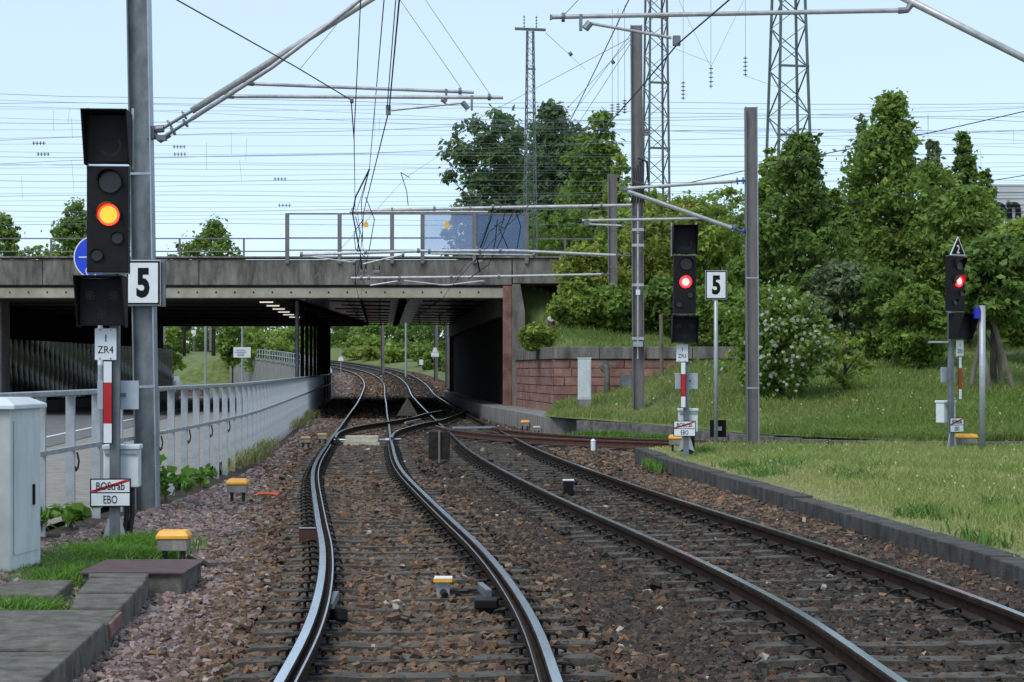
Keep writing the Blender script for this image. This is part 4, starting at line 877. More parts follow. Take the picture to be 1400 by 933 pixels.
tower(725, 115, 2, Z(42,115), .95, .40, 'slim lattice tower with a crossarm behind the glass screen', .9, True)
tower(897, 95, 3, 27, 1.35, .85, 'lattice tower right behind the tall brown mast', .85)
tower(1078, 90, 3, 27, 2.3, 1.0, 'wide lattice tower rising behind the right trees', .75)

# ================================================================== SIGNS AND SMALL THINGS
def number_board(loc, wd, ht, label, post_h=None):
    t = thing('number_board', loc, label, 'sign', 'boards with the number five')
    b = MB().box(-wd/2,wd/2,-.012,.012,0,ht).build('board', M['galv'], t, bevel=.004); MB().box(-wd/2+.012,wd/2-.012,-.016,-.0125,.012,ht-.012).build('border', M['blackm'], b)
    MB().box(-wd/2+.035,wd/2-.035,-.020,-.0165,.035,ht-.035).build('field', M['white'], b); textpart('number', '5', ht*.66, M['blackm'], b, (0,-.0215,ht/2), .72, bold=.045)
    if post_h: MB().tube([(0,.04,-post_h-.2),(0,.04,ht*.9)], .042, 10).build('post', M['galv'], t, smooth=True)
    return t
db = dm-.16
t = number_board((X(196,db), db, Z(418,db)), 48/F*db, 62/F*db, 'white board with a black five on the left mast')
MB().box(-.2,.27,.03,.10,-.01,.60).build('back_frame', M['galv_dark'], t)
db = 36.0
number_board((X(979,db), db, Z(410,db)), 30/F*db, 40/F*db, 'white board with a black five on a slim pole right of the red signal', Z(410,db)-.05)
t = thing('square_board', (X(982,36.2), 36.2, Z(598,36.2)), 'small black square board low on the slim pole', 'sign'); MB().box(-.17,.17,.03,.05,0,.36).build('board', M['blackm'], t); MB().box(-.07,.07,-.03,.029,.14,.22).build('bracket', M['galv'], t)
db = 24.5
t = thing('path_sign', (X(136,db), db, -.1), 'round blue path sign half hidden behind the nearest signal', 'sign')
zc = Z(352,db)+.1; MB().tube([(0,.05,0),(0,.05,zc+.2)], .035, 10).build('pole', M['galv'], t)
cxs = X(131,db)-X(136,db)
MB().disc((cxs,0,zc), .315, (0,1,0), .02, 40).build('rim', M['white'], t); f = MB().disc((cxs,-.013,zc), .297, (0,1,0), .005, 40).build('face', M['blue'], t)
MB().box(cxs-.24,cxs+.24,-.020,-.0165,zc-.008,zc+.008).build('line', M['white'], f); m = MB(); m.tube([(cxs-.06+.075*math.cos(a), -.018, zc-.2+.075*math.sin(a)) for a in np.linspace(0, 2*math.pi, 20)], .010, 5); m.build('wheel_mark', M['white'], f)
for a, b, mm in ((1.40,1.52,'white'),(1.52,1.60,'red'),(1.60,1.78,'white')): MB().tube([(0,.05,a+.45),(0,.05,b+.448)], .0365, 10).build('band', M[mm], t)
t = thing('grey_pole', (X(1343,34.3), 34.3, .05), 'light grey pole with a small blue box beside the triangle signal', 'pole')
MB().tube([(0,0,-.2),(0,0,Z(417,34.3)-.05)], .062, 12).build('pole', M['galv'], t, smooth=True); MB().box(-.16,-.062,-.09,.06,Z(436,34.3)-.05,Z(420,34.3)-.05).build('box', M['bluebox'], t, bevel=.01); MB().disc((0,0,Z(416.5,34.3)-.05), .07, (0,0,1), .02, 12).build('cap', M['black'], t)
t = thing('loudspeaker_arm', (X(1299,35), 35, Z(469,35)), 'thin grey flat arm on the left of the triangle signal', 'arm'); MB().box(-.45,-.05,-.06,.06,0,.035).build('arm', M['galv'], t); MB().tube([(-.45,0,.02),(-.55,.0,.1)], .015, 5).build('tip', M['rubber'], t)
# near left cabinet
dc = 14.6
t = thing('street_cabinet', (X(14,dc), dc, -.12), 'large pale grey cabinet at the left edge on a concrete base', 'cabinet', rz=R(0))
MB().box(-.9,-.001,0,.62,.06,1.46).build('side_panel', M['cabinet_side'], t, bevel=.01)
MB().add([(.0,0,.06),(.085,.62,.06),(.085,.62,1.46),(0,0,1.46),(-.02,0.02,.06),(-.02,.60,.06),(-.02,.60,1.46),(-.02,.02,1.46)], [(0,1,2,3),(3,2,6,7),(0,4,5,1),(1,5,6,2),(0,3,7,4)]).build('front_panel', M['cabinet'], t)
dr_ = MB().add([(.012,.06,.22),(.079,.57,.22),(.079,.57,1.36),(.012,.06,1.36),(.022,.058,.22),(.089,.568,.22),(.089,.568,1.36),(.022,.058,1.36)], [(0,1,2,3),(4,7,6,5),(0,4,5,1),(1,5,6,2),(2,6,7,3),(3,7,4,0)]).build('door', M['cabinet'], t)
MB().obox((.078,.44,.62),(.078,.44,.80), .03, .02, (1,0,0)).build('handle', M['black'], dr_)
MB().add([(-.93,-.05,1.462),(.05,-.05,1.462),(.13,.68,1.462),(-.93,.68,1.462),(-.93,-.05,1.50),(.05,-.05,1.50),(.13,.68,1.50),(-.93,.68,1.50),(-.93,.06,1.56),(-.05,.06,1.56),(.0,.56,1.56),(-.93,.56,1.56)], [(3,2,1,0),(0,1,5,4),(1,2,6,5),(2,3,7,6),(4,5,9,8),(5,6,10,9),(6,7,11,10),(8,9,10,11)]).build('roof', M['whitebox'], t, bevel=.008)
MB().box(-.92,.03,-.03,.66,-.35,.055).build('base', M['slab'], t, bevel=.015)
# slabs and cover at lower left
sl_ = [((-3.35,9.0),(-2.55,9.0),(-2.64,10.35),(-3.5,10.35),-.02),((-3.55,10.4),(-2.64,10.4),(-2.72,11.5),(-3.75,11.5),-.01),((-4.3,11.55),(-2.72,11.55),(-2.80,12.25),(-4.4,12.25),-.03),((-3.15,12.3),(-2.80,12.3),(-2.86,13.0),(-3.3,13.0),-.015),((-3.3,13.05),(-2.86,13.05),(-2.95,13.9),(-3.42,13.9),-.005),((-3.42,13.95),(-2.97,13.95),(-3.0,14.2),(-3.5,14.2),.0),((-4.0,13.0),(-3.45,13.0),(-3.55,13.9),(-4.05,13.9),-.02)]
for k, (a, b, c, e, z_) in enumerate(sl_):
    v = [(p[0],p[1],-.4) for p in (a,b,c,e)]+[(p[0],p[1],z_) for p in (a,b,c,e)]
    o = MB().add(v, [(3,2,1,0),(4,5,6,7),(0,1,5,4),(1,2,6,5),(2,3,7,6),(3,0,4,7)]).build('concrete_slab', M['slab'], bevel=.014)
    tag(o, ('grey edging slab in the lower left corner','second edging slab from the lower left corner','wide edging slab with a red worn edge','narrow edging slab behind the red edged slab','edging slab before the farthest one','farthest edging slab next to the brown steel cover','broken slab lying in the grass before the cabinet')[k], 'slab', 'concrete slabs at the lower left')
tag(MB().obox((-2.722,11.62,-.085),(-2.775,12.18,-.085), .03, .10).build('red_brick', M['sand2'], bevel=.006), 'red brick set in the face of the wide edging slab', 'brick')
t = thing('cable_cover', (-3.05,14.26,-.02), 'brown steel cover plate at the end of the edging slabs', 'cover'); MB().box(-.55,.33,0,.98,.0,.02).build('plate', M['plate_brown'], t, bevel=.004); MB().box(-.52,.30,.03,.95,-.3,-.002).build('frame', M['slab'], t)
# far signs, lamps, car and wall
for px, d, h, lab in ((555,160,9,'thin grey pole beyond the underpass on the right'),(224,135,6.6,'thin grey lamp pole beyond the bridge left of the grass slope'),(281,150,7,'thin grey pole in front of the grass slope'),):
    t = thing('thin_pole', (X(px,d), d, float(zT(d))-.2 if px > 500 else -.16), lab, 'pole', 'thin poles beyond the bridge'); MB().tube([(0,0,0),(0,0,h)], .10, 8).build('pole', M['galv'], t)
d = 140; t = thing('info_board', (X(331,d), d, -.16), 'white information board on a tall pole beyond the bridge', 'sign')
MB().tube([(0,.06,0),(0,.06,6)], .08, 8).build('pole', M['galv'], t); b = MB().box(-.70,.70,-.03,.03,Z(489,d)+.16,Z(475,d)+.16).build('board', M['white'], t)
for k, (a, wd_) in enumerate(((.72,.85),(.52,1.0),(.34,.7),(.2,.6))): MB().box(-wd_/2-.08,wd_/2-.12,-.036,-.031,Z(489,d)+.16+a*.83-.03,Z(489,d)+.16+a*.83+.03).build('text_line', M['galv_dark'], b)
for px, py, d, lab in ((466,500,150,'white rounded board on a post at the left of the far curve'),(595,488,148,'small white board on the dark mast beyond the underpass'),(576,499,140,'small white box by the far right track')):
    t = thing('small_board', P(px,py,d), lab, 'sign'); s_ = d/F
    if px == 466: MB().prism([(-.23,.4),(.23,.4),(.21,.62),(.1,.78),(-.1,.78),(-.21,.62)], 0, .04).build('board', M['white'], t); MB().tube([(0,.06,-1),(0,.06,1.4)], .04, 6).build('post', M['galv'], t)
    elif px == 595: MB().box(-.33,.33,-.4,-.36,.0,.35).build('board', M['white'], t); MB().prism([(-.25,.37),(.25,.37),(.1,.8),(-.1,.8)], -.4, -.36).build('upper_board', M['white'], t)
    else: MB().box(-.16,.16,-.1,.1,.0,.42).build('body', M['white'], t); MB().tube([(0,0,-.6),(0,0,0)], .04, 6).build('post', M['galv'], t)
t = thing('brick_pier', (X(222,118), 118, -.16), 'low red brick pier beyond the bridge on the left', 'wall'); MB().box(-.6,.5,-.4,.4,0,1.6).build('pier', M['sand1'], t); MB().box(-.66,.56,-.46,.46,1.602,1.75).build('cap', M['kerb'], t)
t = thing('low_wall', (X(258,120), 120, -.16), 'low brick wall with plants behind the fence', 'wall'); MB().box(-1.0,1.0,-.3,.3,0,.42).build('wall', M['sand2'], t); MB().box(-1.05,1.05,-.34,.34,.422,.5).build('cap', M['mortar'], t)
t = thing('grey_post', (X(236,119), 119, -.16), 'small pale grey post box beside the brick pier', 'box'); MB().box(-.2,.2,-.2,.2,0,1.05).build('body', M['cabinet_side'], t); MB().tube([(0,0,1.05),(0,0,1.5)], .06, 6).build('knob', M['galv'], t)
t = thing('parked_car', (X(229,126), 126, -.16), 'small red car partly hidden behind the thin lamp pole', 'car')
MB().add([(-.8,-1.9,.25),(.8,-1.9,.25),(.8,1.9,.25),(-.8,1.9,.25),(-.8,-1.9,.8),(.8,-1.9,.8),(.8,1.9,.85),(-.8,1.9,.85)], [(3,2,1,0),(0,1,5,4),(1,2,6,5),(2,3,7,6),(3,0,4,7),(4,5,6,7)]).build('body', M['carred'], t, bevel=.12)
MB().add([(-.74,-1.3,.8),(.74,-1.3,.8),(.74,1.6,.8),(-.74,1.6,.8),(-.58,-.6,1.42),(.58,-.6,1.42),(.58,1.1,1.42),(-.58,1.1,1.42)], [(0,1,5,4),(1,2,6,5),(2,3,7,6),(3,0,4,7),(4,5,6,7)]).build('cabin', M['carglass'], t, bevel=.06)
MB().box(-.56,.56,-.55,1.05,1.425,1.46).build('roof', M['carred'], t, bevel=.015)
for sx_ in (-.76,.76):
    for y_ in (-1.25,1.25): wl = MB().disc((sx_,y_,.31), .31, (1,0,0), .18, 16).build('wheel', M['tyre'], t); MB().disc((sx_*1.13,y_,.31), .19, (1,0,0), .02, 12).build('rim', M['galv'], wl)
    MB().box(sx_*.75-.15,sx_*.75+.15,-1.93,-1.88,.55,.70).build('headlight', M['white'], t)
t = thing('far_signal', (X(265,300), 300, 5.0), 'far signal on the embankment seen under the bridge', 'signal'); MB().tube([(0,0,0),(0,0,7)], .14, 6).build('mast', M['galv_dark'], t); MB().box(-.5,.5,-.2,.2,5.9,8.2).build('signal_head', M['blackm'], t); MB().box(-.4,.4,-.3,-.2,2.4,3.6).build('plate', M['white'], t)
t = thing('far_number_board', (X(288,300), 300, 5.0), 'far white board on a dark mast on the embankment', 'sign'); MB().box(-.25,.25,0,.3,0,8).build('mast', M['brownsteel'], t); MB().box(-.6,.6,-.1,0,5.3,7.2).build('board', M['white'], t); textpart('number', '8', 1.2, M['blackm'], t, (0,-.12,6.25), .7)
# buildings far right
t = thing('warehouse', (0,0,0), 'pale grey corrugated building behind the right trees', 'building')
bx0 = X(1350,150); MB().box(bx0, bx0+45, 150, 190, 3, Z(252,150)).build('wall', M['building'], t)
for k in range(22): MB().box(bx0-.02, bx0+45, 149.93, 149.995, 6.2+k*.55, 6.26+k*.55).build('cladding_rib', M['building'], t)
textpart('lettering', 'on', 1.5, M['blackm'], t, (X(1374,149.8), 149.8, Z(288,149.8)), 1.0, bold=.05)
t = thing('red_house', (0,0,0), 'red roofed building glimpsed above the shrubs', 'building'); MB().box(X(924,140), X(975,140), 140, 150, 4, Z(282,140)).build('wall', M['redwall'], t); MB().add([(X(922,140),139.5,Z(282,140)),(X(977,140),139.5,Z(282,140)),(X(977,140),150.5,Z(282,140)),(X(922,140),150.5,Z(282,140)),(X(928,140),145,Z(268,140)),(X(970,140),145,Z(268,140))], [(0,1,5,4),(1,2,5),(2,3,4,5),(3,0,4)]).build('roof', M['redwall'], t)
# ================================================================== PLANTS
def leaves_mesh(name, cen, size, cols, up=.35, aspect=.55, mat_='leaf', out=None):
    n = len(cen); a = rng.normal(size=(n,3))*(1 if out is None else .65); a[:,2] = a[:,2]+up
    if out is not None: a = a+out*.7
    a[:,1] += 1e-4; a /= np.linalg.norm(a, axis=1)[:,None]       # leaf normal
    u = np.cross(a, rng.normal(size=(n,3))); u /= np.linalg.norm(u, axis=1)[:,None]; v = np.cross(a, u)
    s = (size*(.6+.8*rng.random(n)))[:,None]
    V = np.stack([cen-u*s, cen+v*s*aspect+a*s*.12, cen+u*s, cen-v*s*aspect+a*s*.12], 1).reshape(-1,3)
    Fc = (np.arange(4)[None]+4*np.arange(n)[:,None])
    return fastmesh(name, V, Fc, M[mat_], np.repeat(cols, 4, 0))
GREEN = dict(dark=(.150,.245,.050), mid=(.200,.310,.058), light=(.265,.370,.066), yellow=(.31,.375,.072), blue=(.135,.215,.085), grey=(.21,.27,.14))
def leafcols(n, tone, var=.28, clus=None, nc=1):
    c = np.array(GREEN[tone])*.92; k = 1+var*(rng.random(n)*2-1)
    if clus is not None: k = k*(1+.28*(rng.random(nc)*2-1))[clus]
    cc = c[None]*k[:,None]; cc[:,0] *= 1+.25*(rng.random(n)-.4); return cc
def tree(px, top, base, d, wpx, tone, label, n=7000, shape='round', lean=0, group='trees', zbase=None, leaf=.10, name='tree', trunk_r=None, low=.22, white=0, airy=1.0):
    zb = zbase if zbase is not None else (float(bank_z(X(px,d), d)) if d < 112 else Z(base, d)); zt = Z(top, d); h = zt-zb; rad = wpx/2/F*d*1.12
    t = thing(name, (X(px,d), d, zb), label, 'shrub' if name != 'tree' else 'tree', group)
    tr = trunk_r or max(.05, h*.014)
    # limbs
    limbs = MB(); limbs.tube([(0,0,-.3),(lean*.3,0,h*.35),(lean*.7+.05,.05,h*.7),(lean,0,h*.95)], [tr*1.2, tr, tr*.6, tr*.15], 7)
    prof = {'round': lambda q: math.sqrt(max(.02, 1-((q-.5)/.52)**2))*(.85+.15*q), 'cone': lambda q: (1-q)**.75*.95+.07, 'egg': lambda q: math.sin(math.pi*min(1, q*.86+.10))**.7*(1.08-.42*q), 'spire': lambda q: (1-q)**.6*.6+.1}[shape]
    n = int(n*1.05); nc = int(max(60, n/26)); cc = np.empty((nc,3)); cr = np.empty(nc); ends = []
    nl = 9 if name == 'tree' else 6
    lob = [(random.uniform(0, 2*math.pi), random.uniform(.1,.95), random.uniform(.55,1.35)) for _ in range(18)]
    for i in range(nc):
        q_ = random.random()**.9; an = random.uniform(0, 2*math.pi); rr = prof(q_)*rad*(random.random()**.36)
        k_ = 1.0
        for (la, lq, lk) in lob:
            if abs(q_-lq) < .14 and abs((an-la+math.pi) % (2*math.pi)-math.pi) < .8: k_ *= lk
        rr *= k_; z_ = h*(low+(1-low)*q_)
        cc[i] = (lean*q_+rr*math.cos(an), rr*math.sin(an), z_); cr[i] = rad*random.choice((.08,.10,.13,.16,.22))*random.uniform(.85,1.15)*(1.0 if q_ < .85 else .6)*airy
        if i < nl*3: 
            zs = max(h*.12, z_*random.uniform(.45,.72)); limbs.tube([(lean*zs/h,0,zs), tuple(Vector((lean*zs/h,0,zs)).lerp(Vector(cc[i]), .55)+Vector((0,0,h*.02))), tuple(cc[i])], [tr*.38, tr*.22, tr*.06], 5, False)
    limbs.build('trunk', M['bark'], t, smooth=True)
    wgt = cr**2; idx = rng.choice(nc, n, p=wgt/wgt.sum())
    dirs = rng.normal(size=(n,3)); dirs /= np.linalg.norm(dirs, axis=1)[:,None]
    cen = cc[idx]+dirs*(cr[idx]*(rng.random(n)**.33))[:,None]*np.array([1.15,1.15,.75])
    # loose sprigs at the outline
    ns = n//4; si = rng.choice(nc, ns); sd = rng.normal(size=(ns,3)); sd[:,2] = abs(sd[:,2])*.9+.1; sd /= np.linalg.norm(sd, axis=1)[:,None]
    cen2 = cc[si]+sd*(cr[si]*(.9+1.5*rng.random(ns)**1.8))[:,None]
    cen = np.concatenate([cen, cen2]); cen[:,2] = np.maximum(cen[:,2], .1)
    ix = np.concatenate([idx, si]); sz_ = leaf*(.7+.7*rng.random(len(cen)))
    cols = leafcols(len(cen), tone, .28, ix, nc)
    link('crown', leaves_mesh('crown', cen, sz_, cols, .45, out=np.concatenate([dirs, sd])), t)
    if white:
        k = rng.choice(len(cen), white); fc = cen[k].copy()
        for i_ in range(white):
            nb = (abs(cen[:,0]-fc[i_,0]) < .16) & (abs(cen[:,2]-fc[i_,2]) < .16); fc[i_] = cen[nb][cen[nb][:,1].argmin()]+np.array([0,-.05,0])
        link('blossom', leaves_mesh('blossom', fc, np.full(white, .055), np.tile(np.array([(.62,.62,.55)]), (white,1))*(.8+.3*rng.random((white,1))), 0, .9), t)
    return t
# right bank
tree(1095,186,0,58,118,'dark','dark oak on the bank right of the island mast',11000,'egg',low=.20)
tree(1222,134,0,62,135,'mid','tallest oak with a pointed top on the right bank',15000,'egg',low=.10)
tree(1178,158,0,70,60,'grey','thin pale birch just left of the tallest oak',2600,'spire',low=.2, airy=.8)
tree(1276,195,0,69,62,'grey','pale flowering tree just right of the tallest oak',3500,'egg')
tree(1318,183,0,66,72,'dark','narrow dark tree with two tips near the pale building',5200,'spire',low=.15)
tree(1325,262,0,58,130,'mid','broad green tree behind the triangle signal',12000,'round',low=.12)
tree(1404,302,0,54,110,'light','light green tree at the right edge',9000,'round',low=.15)
tree(1358,330,555,48.5,130,'dark','young staked tree behind the grey pole',8000,'round',low=.45, zbase=float(bank_z(X(1358,48.5),48.5)), trunk_r=.09)
tree(1142,262,0,66,64,'mid','slim green tree between the dark oak and the tallest oak',5000,'egg',low=.1)
tree(1052,205,0,72,62,'light','loose light green tree behind the island mast',5200,'egg',low=.1, airy=.85)
for a in ((806,338,63.5,86,'yellow','yellow green flowering shrub nearest the bridge end'),(856,290,66,100,'light','tall light green shrub behind the brown mast'),(908,276,64,110,'yellow','large yellow green shrub behind the red signal'),(965,288,63,110,'light','large light green shrub behind the number board'),(1012,285,68,100,'mid','green shrub just behind the island mast'),(885,262,70,90,'mid','tall green shrub right behind the brown mast'),(940,272,72,110,'light','tall light shrub above the red signal'),(990,262,74,100,'light','tall light shrub left of the island mast'),(1045,330,60,90,'mid','green shrub between the island mast and the dark oak'),
          (1150,362,56,95,'grey','low grey green shrub under the dark oak'),(1215,372,55,100,'dark','dark shrub left of the triangle signal'),(1255,395,53,80,'mid','small green shrub beside the triangle signal'),(785,388,60,60,'light','small light shrub on the slope above the wing wall'),(735,447,59.2,48,'light','little bush on the wing wall coping'),(845,395,60,90,'mid','green shrub above the sandstone wall left of the brown mast'),(920,385,60,100,'dark','dark green shrub above the sandstone wall'),(980,390,57,80,'mid','mid green shrub right of the number board pole')):
    tree(a[0],a[1],0,a[2],a[3],a[4],a[5],5600,'round',name='shrub',group='shrubs on the bank',low=.04,leaf=.085)
tree(1064,398,545,47.5,138,'mid','round bush covered in white blossom on the bank',9500,'round',name='shrub',group='shrubs on the bank',low=.0,leaf=.07,white=420)
tree(1155,455,0,48,60,'light','small leafy sapling in the grass right of the white blossom bush',700,'round',name='shrub',group='shrubs on the bank',low=.1,leaf=.07)
t = thing('tree_stakes', (X(1355,48.3), 48.3, float(bank_z(X(1355,48.3),48.3))), 'wooden stake frame around the young tree', 'stakes')
for a, b in (((-.75,.1),(-.15,.1)),((.55,.3),(.12,.1)),((-.1,-.35),(-.55,-.1)),((.75,-.3),(-.05,-.1))): MB().tube([(a[0]*.8,a[1],-.2),(b[0]*.8,b[1],2.15)], .07, 8).build('stake', M['wood'], t)
MB().tube([(-.62,-.1,1.95),(.55,-.1,1.98)], .07, 8).build('cross_bar', M['wood'], t); MB().tube([(-.5,.15,2.05),(.45,.18,2.08)], .06, 8).build('cross_bar', M['wood'], t)
t = thing('wood_post', (X(905,55), 55, float(bank_z(X(905,55),55))), 'thin weathered wooden post in front of the sandstone wall', 'post'); MB().tube([(0,0,-.2),(-.03,0,2.0)], .06, 8).build('post', M['wood'], t); MB().disc((-.03,0,2.0), .065, (0,0,1), .03, 8).build('top', M['wood'], t)
tree(1176,262,0,72,90,'mid','green tree filling the gap left of the tallest oak',7000,'egg',low=.05); tree(1285,235,0,64,110,'light','light green tree right below the tallest oak',8000,'egg',low=.05)
tree(1346,232,0,74,46,'dark','dark tree just before the pale building',4000,'egg',low=.1)
# behind the bridge
tree(706,178,0,158,90,'blue','dark poplar between the two tall poplars',6000,'egg',zbase=3,leaf=.24,low=.1); tree(790,175,0,145,90,'blue','dark tree between the poplars and the brown mast',6000,'egg',zbase=3,leaf=.24,low=.1); tree(846,215,0,120,70,'light','light green tree just left of the brown mast',4500,'egg',zbase=4,leaf=.18,low=.1)
tree(676,158,0,150,128,'blue','tall poplar behind the slim lattice tower on the left',9000,'round',zbase=3,leaf=.24,low=.2)
tree(756,146,0,138,120,'blue','tall dark poplar behind the slim lattice tower on the right',10000,'egg',zbase=3,leaf=.24,low=.15)
tree(822,158,0,128,112,'mid','broad green tree left of the tall brown mast',9000,'egg',zbase=3,leaf=.20,low=.1)
tree(640,262,0,140,60,'grey','small pale tree behind the blue pane',2400,'round',zbase=3,leaf=.2); tree(770,285,0,120,120,'mid','low green tree behind the bridge railing',6000,'round',zbase=4,leaf=.16,low=.1)
tree(6,296,0,120,70,'mid','tree at the left edge behind the bridge railing',4000,'egg',zbase=3,leaf=.17); tree(104,280,0,125,92,'mid','tree behind the bridge railing left of the nearest signal',5200,'egg',zbase=3,leaf=.17); tree(45,338,0,120,80,'light','low bush behind the bridge railing at the left',2600,'round',zbase=4,leaf=.17)
tree(292,306,0,125,90,'mid','tree behind the bridge railing right of the left mast',4600,'egg',zbase=3,leaf=.17); tree(252,335,0,130,50,'blue','small tree behind the railing next to the left mast',1500,'round',zbase=3,leaf=.17)
tree(880,270,0,112,60,'mid','small tree at the foot of the second lattice tower',2500,'round',zbase=4,leaf=.15)
# seen under the bridge
far = [(233,440,150,60,'light'),(222,470,128,36,'mid'),(318,446,175,46,'mid'),(345,440,260,90,'light'),(395,452,250,70,'light'),(300,430,330,110,'dark'),(400,420,330,120,'dark'),(470,425,300,110,'mid'),(520,430,280,90,'mid'),(560,428,260,90,'dark'),(600,430,240,90,'dark'),(640,425,230,80,'dark'),(440,432,290,90,'dark'),(250,430,340,110,'dark'),(180,440,300,120,'dark'),(355,458,235,70,'light'),(505,462,235,60,'mid'),(548,470,215,50,'mid'),(585,478,190,40,'mid'),(490,478,225,40,'light')]
words = ['leftmost light tree seen under the bridge','small tree by the brick pier under the bridge view','young tree on the grass slope beyond the bridge','light tree behind the info board','rounded light tree above the ramp wall','dark tree mass left behind the ramp','dark tree mass behind the slim columns','green tree above the far curve','green tree left of the far dark mast','dark tree right of the far dark mast','dark tree behind the far white boards','dark tree at the right of the underpass view','dark tree behind the columns on the right','dark tree far left behind the embankment','dark tree at the left behind the cladding wall','low light bush on the ramp','bush at the middle of the far curve','bush at the right of the far curve','small bush near the far right track','pale bush beside the far curve']
for (px, top, d, wp, tone), lab in zip(far, words):
    zb = float(zT(min(d,420)))-.2+.5 if px > 440 else (-.2 if d < 170 else float(zT(min(d,420)))*.4)
    tree(px, top, 0, d, wp, tone, lab, 2300 if d > 180 else 2400, 'round', zbase=zb, leaf=.0011*d, group='trees seen under the bridge', low=.06 if d > 180 else .3, name='tree')
t = tree(507,476,0,218,34,'yellow','pale flowering bush left of the far dark mast',1200,'round',zbase=float(zT(218)),leaf=.2,name='shrub',group='trees seen under the bridge',low=.05)

for k_, (dd, off, wp, tp) in enumerate(((122,3.6,26,500),(130,5.5,44,490),(138,4.2,26,496),(147,6.5,50,484),(158,4.6,30,490),(168,7,54,478),(180,4.8,34,484),(192,7.5,56,470),(206,5.5,40,476),(128,9,60,478))):
    px_ = 700+F*(float(xB(dd))+off)/dd
    tree(px_, tp, 0, dd, wp, ('mid','dark','light')[k_ % 3], ('first','second','third','fourth','fifth','sixth','seventh','eighth','ninth','back')[k_]+' low bush along the right side of the far curve', 1500, 'round', zbase=float(zT(dd))-.1, leaf=.0011*dd, name='shrub', group='low bushes along the far curve', low=.0)
# grass as blades
def blades(name, x, y, z, h, wd, cols, lean=.45):
    n = len(x); an = rng.random(n)*2*math.pi; ln = rng.normal(0, lean, (n,2))*h[:,None]
    p = np.stack([x,y,z],1); s = np.stack([np.cos(an), np.sin(an), np.zeros(n)],1)*wd[:,None]/2
    mid = p+np.concatenate([ln*.3, (h*.6)[:,None]],1); tip = p+np.concatenate([ln, (h*.97)[:,None]],1)
    V = np.stack([p-s, p+s, mid+s*.75, mid-s*.75, tip],1).reshape(-1,3); b = 5*np.arange(n)[:,None]
    Fc = np.concatenate([b+np.array([[0,1,2]]), b+np.array([[0,2,3]]), b+np.array([[3,2,4]])]); return fastmesh(name, V, Fc, M['grass'], np.repeat(cols,5,0))
def gcols(x, y, n, s=.5, dry=0):
    k = dry+vnoise(x, y, s, 21)*.6+vnoise(x, y, s*3.1, 22)*.4+rng.normal(0,.16,n); k = np.clip(k,0,1)[:,None]
    return (np.array([(.19,.30,.055)])*(1-k)+np.array([(.43,.41,.18)])*k)*(.75+.5*rng.random((n,1)))
n = 108000; y = 13+23.6*rng.random(n)**.9; x = kerbline(np.minimum(y,36.4))+.22+rng.random(n)**1.15*9; ok = (x < .33*y+.4) & ((x > kerbline(np.minimum(y,36.4))+.42) | (rng.random(n) < .5*vnoise(x,y,1.7,4))); x, y = x[ok], y[ok]; n = len(x)
ed = np.clip((x-kerbline(np.minimum(y,36.4))-.2)/1.2, .25, 1)
tag(link('grass', blades('island_grass', x, y, island_z(x,y)-.01, (.05+.12*rng.random(n))*ed*(.7+.7*vnoise(x,y,.9,31))*1.15, .008+.010*rng.random(n), gcols(x,y,n,.5,.45*np.exp(-(x-kerbline(np.minimum(y,36.4))-.3)/.7)))), 'mown green and straw coloured grass on the island', 'grass', kind='stuff')
n = 116000; y = 39.6+34*rng.random(n)**1.35; lim = .33*y+1; x0 = np.array([bank_left(v) for v in y]); x = x0+.1+(lim-x0)*rng.random(n); ok = (x < lim) & (abs(y-56.5) > .45); x, y = x[ok], y[ok]; n = len(x)
cg = gcols(x, y, n, .22)*np.array([(.66,.76,.60)])
tag(link('grass', blades('bank_grass', x, y, bank_z(x,y)-.03, (.09+.19*rng.random(n))*(.45+1.0*vnoise(x,y,.5,33)), .014+.016*rng.random(n), cg, .5)), 'long wild grass growing over the right bank', 'grass', kind='stuff')
# wildflowers
def flowers(name, x, y, z, lab, col_):
    n_ = len(x); tag(link(name, leaves_mesh(name, np.stack([x,y,z],1), np.full(n_, .008)+.0004*y, np.tile(np.array([col_]), (n_,1)), .8, .9)), lab, 'flowers', kind='stuff')
x = 4+9*rng.random(330); y = 22+14.5*rng.random(330); ok = (x > kerbline(np.minimum(y,36.4))+.9) & (x < .33*y); x, y = x[ok], y[ok]
flowers('wildflowers', x, y, island_z(x,y)+.12+.06*rng.random(len(x)), 'tiny white and yellow wildflowers in the island grass', (.62,.60,.42))
x = 3+18*rng.random(380); y = 41+14*rng.random(380); ok = (x > np.array([bank_left(v) for v in y])+.3) & (x < .33*y); x, y = x[ok], y[ok]
flowers('wildflowers', x, y, bank_z(x,y)+.16+.1*rng.random(len(x)), 'tiny white wildflowers scattered over the right bank', (.62,.62,.50))
xs_, ys_, hs_ = [], [], []
for (px_, py_, r_w, h_w) in ((1075,640,.5,.26),(1045,648,.35,.2),(1160,652,.4,.26),(1235,722,.35,.24),(1262,700,.3,.22),(1330,735,.3,.22),(1010,640,.3,.2),(960,622,.25,.22),(1370,690,.3,.2),(1180,640,.3,.2)):
    g_ = GP(px_, py_, .0); m_ = 240; xs_.append(g_.x+rng.normal(0,r_w*.5,m_)); ys_.append(g_.y+rng.normal(0,r_w,m_)); hs_.append(h_w*.85*(.4+.8*rng.random(m_)))
x, y, hh = map(np.concatenate, (xs_, ys_, hs_)); ok = x > kerbline(np.minimum(y,36.4))+.33; x, y, hh = x[ok], y[ok], hh[ok]; m_ = len(x)
tag(link('weeds', blades('island_weeds', x, y, island_z(x,y)-.02, hh, .016+.016*rng.random(m_), np.array([(.13,.24,.05)])*(.6+.7*rng.random((m_,1))), .6)), 'darker green weed clumps in the island grass', 'weeds', kind='stuff')
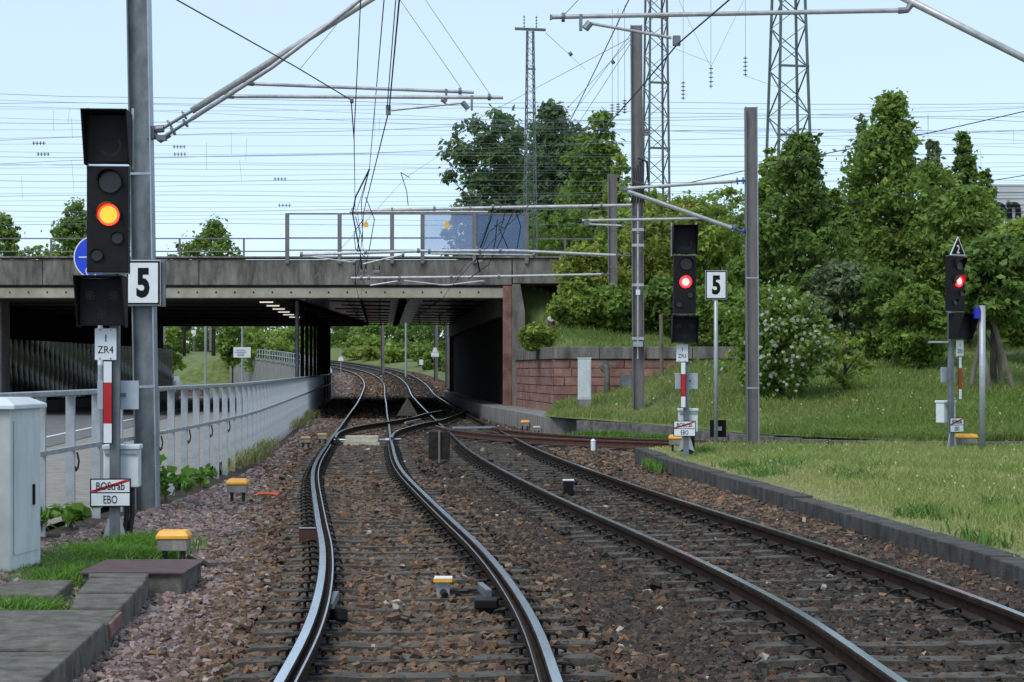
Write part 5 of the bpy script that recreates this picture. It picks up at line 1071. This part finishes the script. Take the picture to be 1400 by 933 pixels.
# weeds round the cabinet and along the kerbs
def weeds(name, pts, lab, n, h, tone=(.12,.25,.035)):
    xs, ys = [], []
    for (cx, cy, rx, ry, wgt) in pts:
        m = int(n*wgt); xs.append(cx+rx*rng.normal(0,.5,m)); ys.append(cy+ry*rng.normal(0,.5,m))
    x = np.concatenate(xs); y = np.concatenate(ys); m = len(x)
    tag(link(name, blades(name, x, y, np.where(x < -2.4, -.16, np.where(y < 37, -.2, -.15)), h*(.4+.8*rng.random(m)), .008+.010*rng.random(m)+.00025*y, np.array([tone])*(.6+.8*rng.random((m,1))), .6)), lab, 'weeds', kind='stuff')
weeds('weeds', [(-3.9,14.6,.30,.8,.22),(-4.05,16.5,.5,.6,.3),(-3.75,17.6,.35,.4,.25),(-3.55,16.4,.3,.3,.1),(-3.7,12.7,.35,.4,.1),(-3.6,11.2,.2,.3,.05),(-4.3,15.2,.35,1.0,.25)], 'green weeds growing round the cabinet and slabs', 16000, .15)
weeds('weeds', [(-5.2,34,.15,2.5,.25),(-5.6,38,.15,3,.25),(-7.9,66,.25,3,.3),(-7.0,56,.2,4,.2)], 'dry weeds along the foot of the fence', 1500, .30, (.22,.23,.09))
weeds('weeds', [(3.3,45.2,1.0,.4,.4),(2.5,47.2,.8,.3,.35),(2.75,33,.15,1.0,.25)], 'low weeds along the branch track', 3500, .16)
def leafy(px, py, d, hgt, wd, label, n=60):
    t = thing('leafy_plant', (X(px,d), d, float(ballast_z(X(px,d), d))), label, 'plant', 'broad leaved plants beside the fence')
    m = MB(); cen = []
    for k in range(7):
        a = random.uniform(0,6.28); r = wd*random.uniform(.2,.5); tip = (r*math.cos(a), r*math.sin(a)*.6, hgt*random.uniform(.5,1)); m.tube([(0,0,-.05),(tip[0]*.4,tip[1]*.4,tip[2]*.6),tip], [.008,.006,.004], 5); cen += [np.array(tip)+rng.normal(0,.06*wd/.4,3) for _ in range(n//7)]
    m.build('stem', M['lawn'], t); cen = np.array(cen); link('leaves', leaves_mesh('leaves', cen, np.full(len(cen), .075), np.array([(.15,.30,.045)])*(.7+.5*rng.random((len(cen),1))), .9, .8), t)
leafy(229,665,23.6,.48,.48,'bright green broad leaved plant beside the left mast',110); leafy(274,643,27.5,.26,.4,'small green plant at the fence right of the left mast',50); leafy(95,690,18.9,.22,.34,'green plant at the fence left of the nearest signal',60); leafy(57,700,18.0,.25,.3,'small plant at the fence beside the cabinet',40)
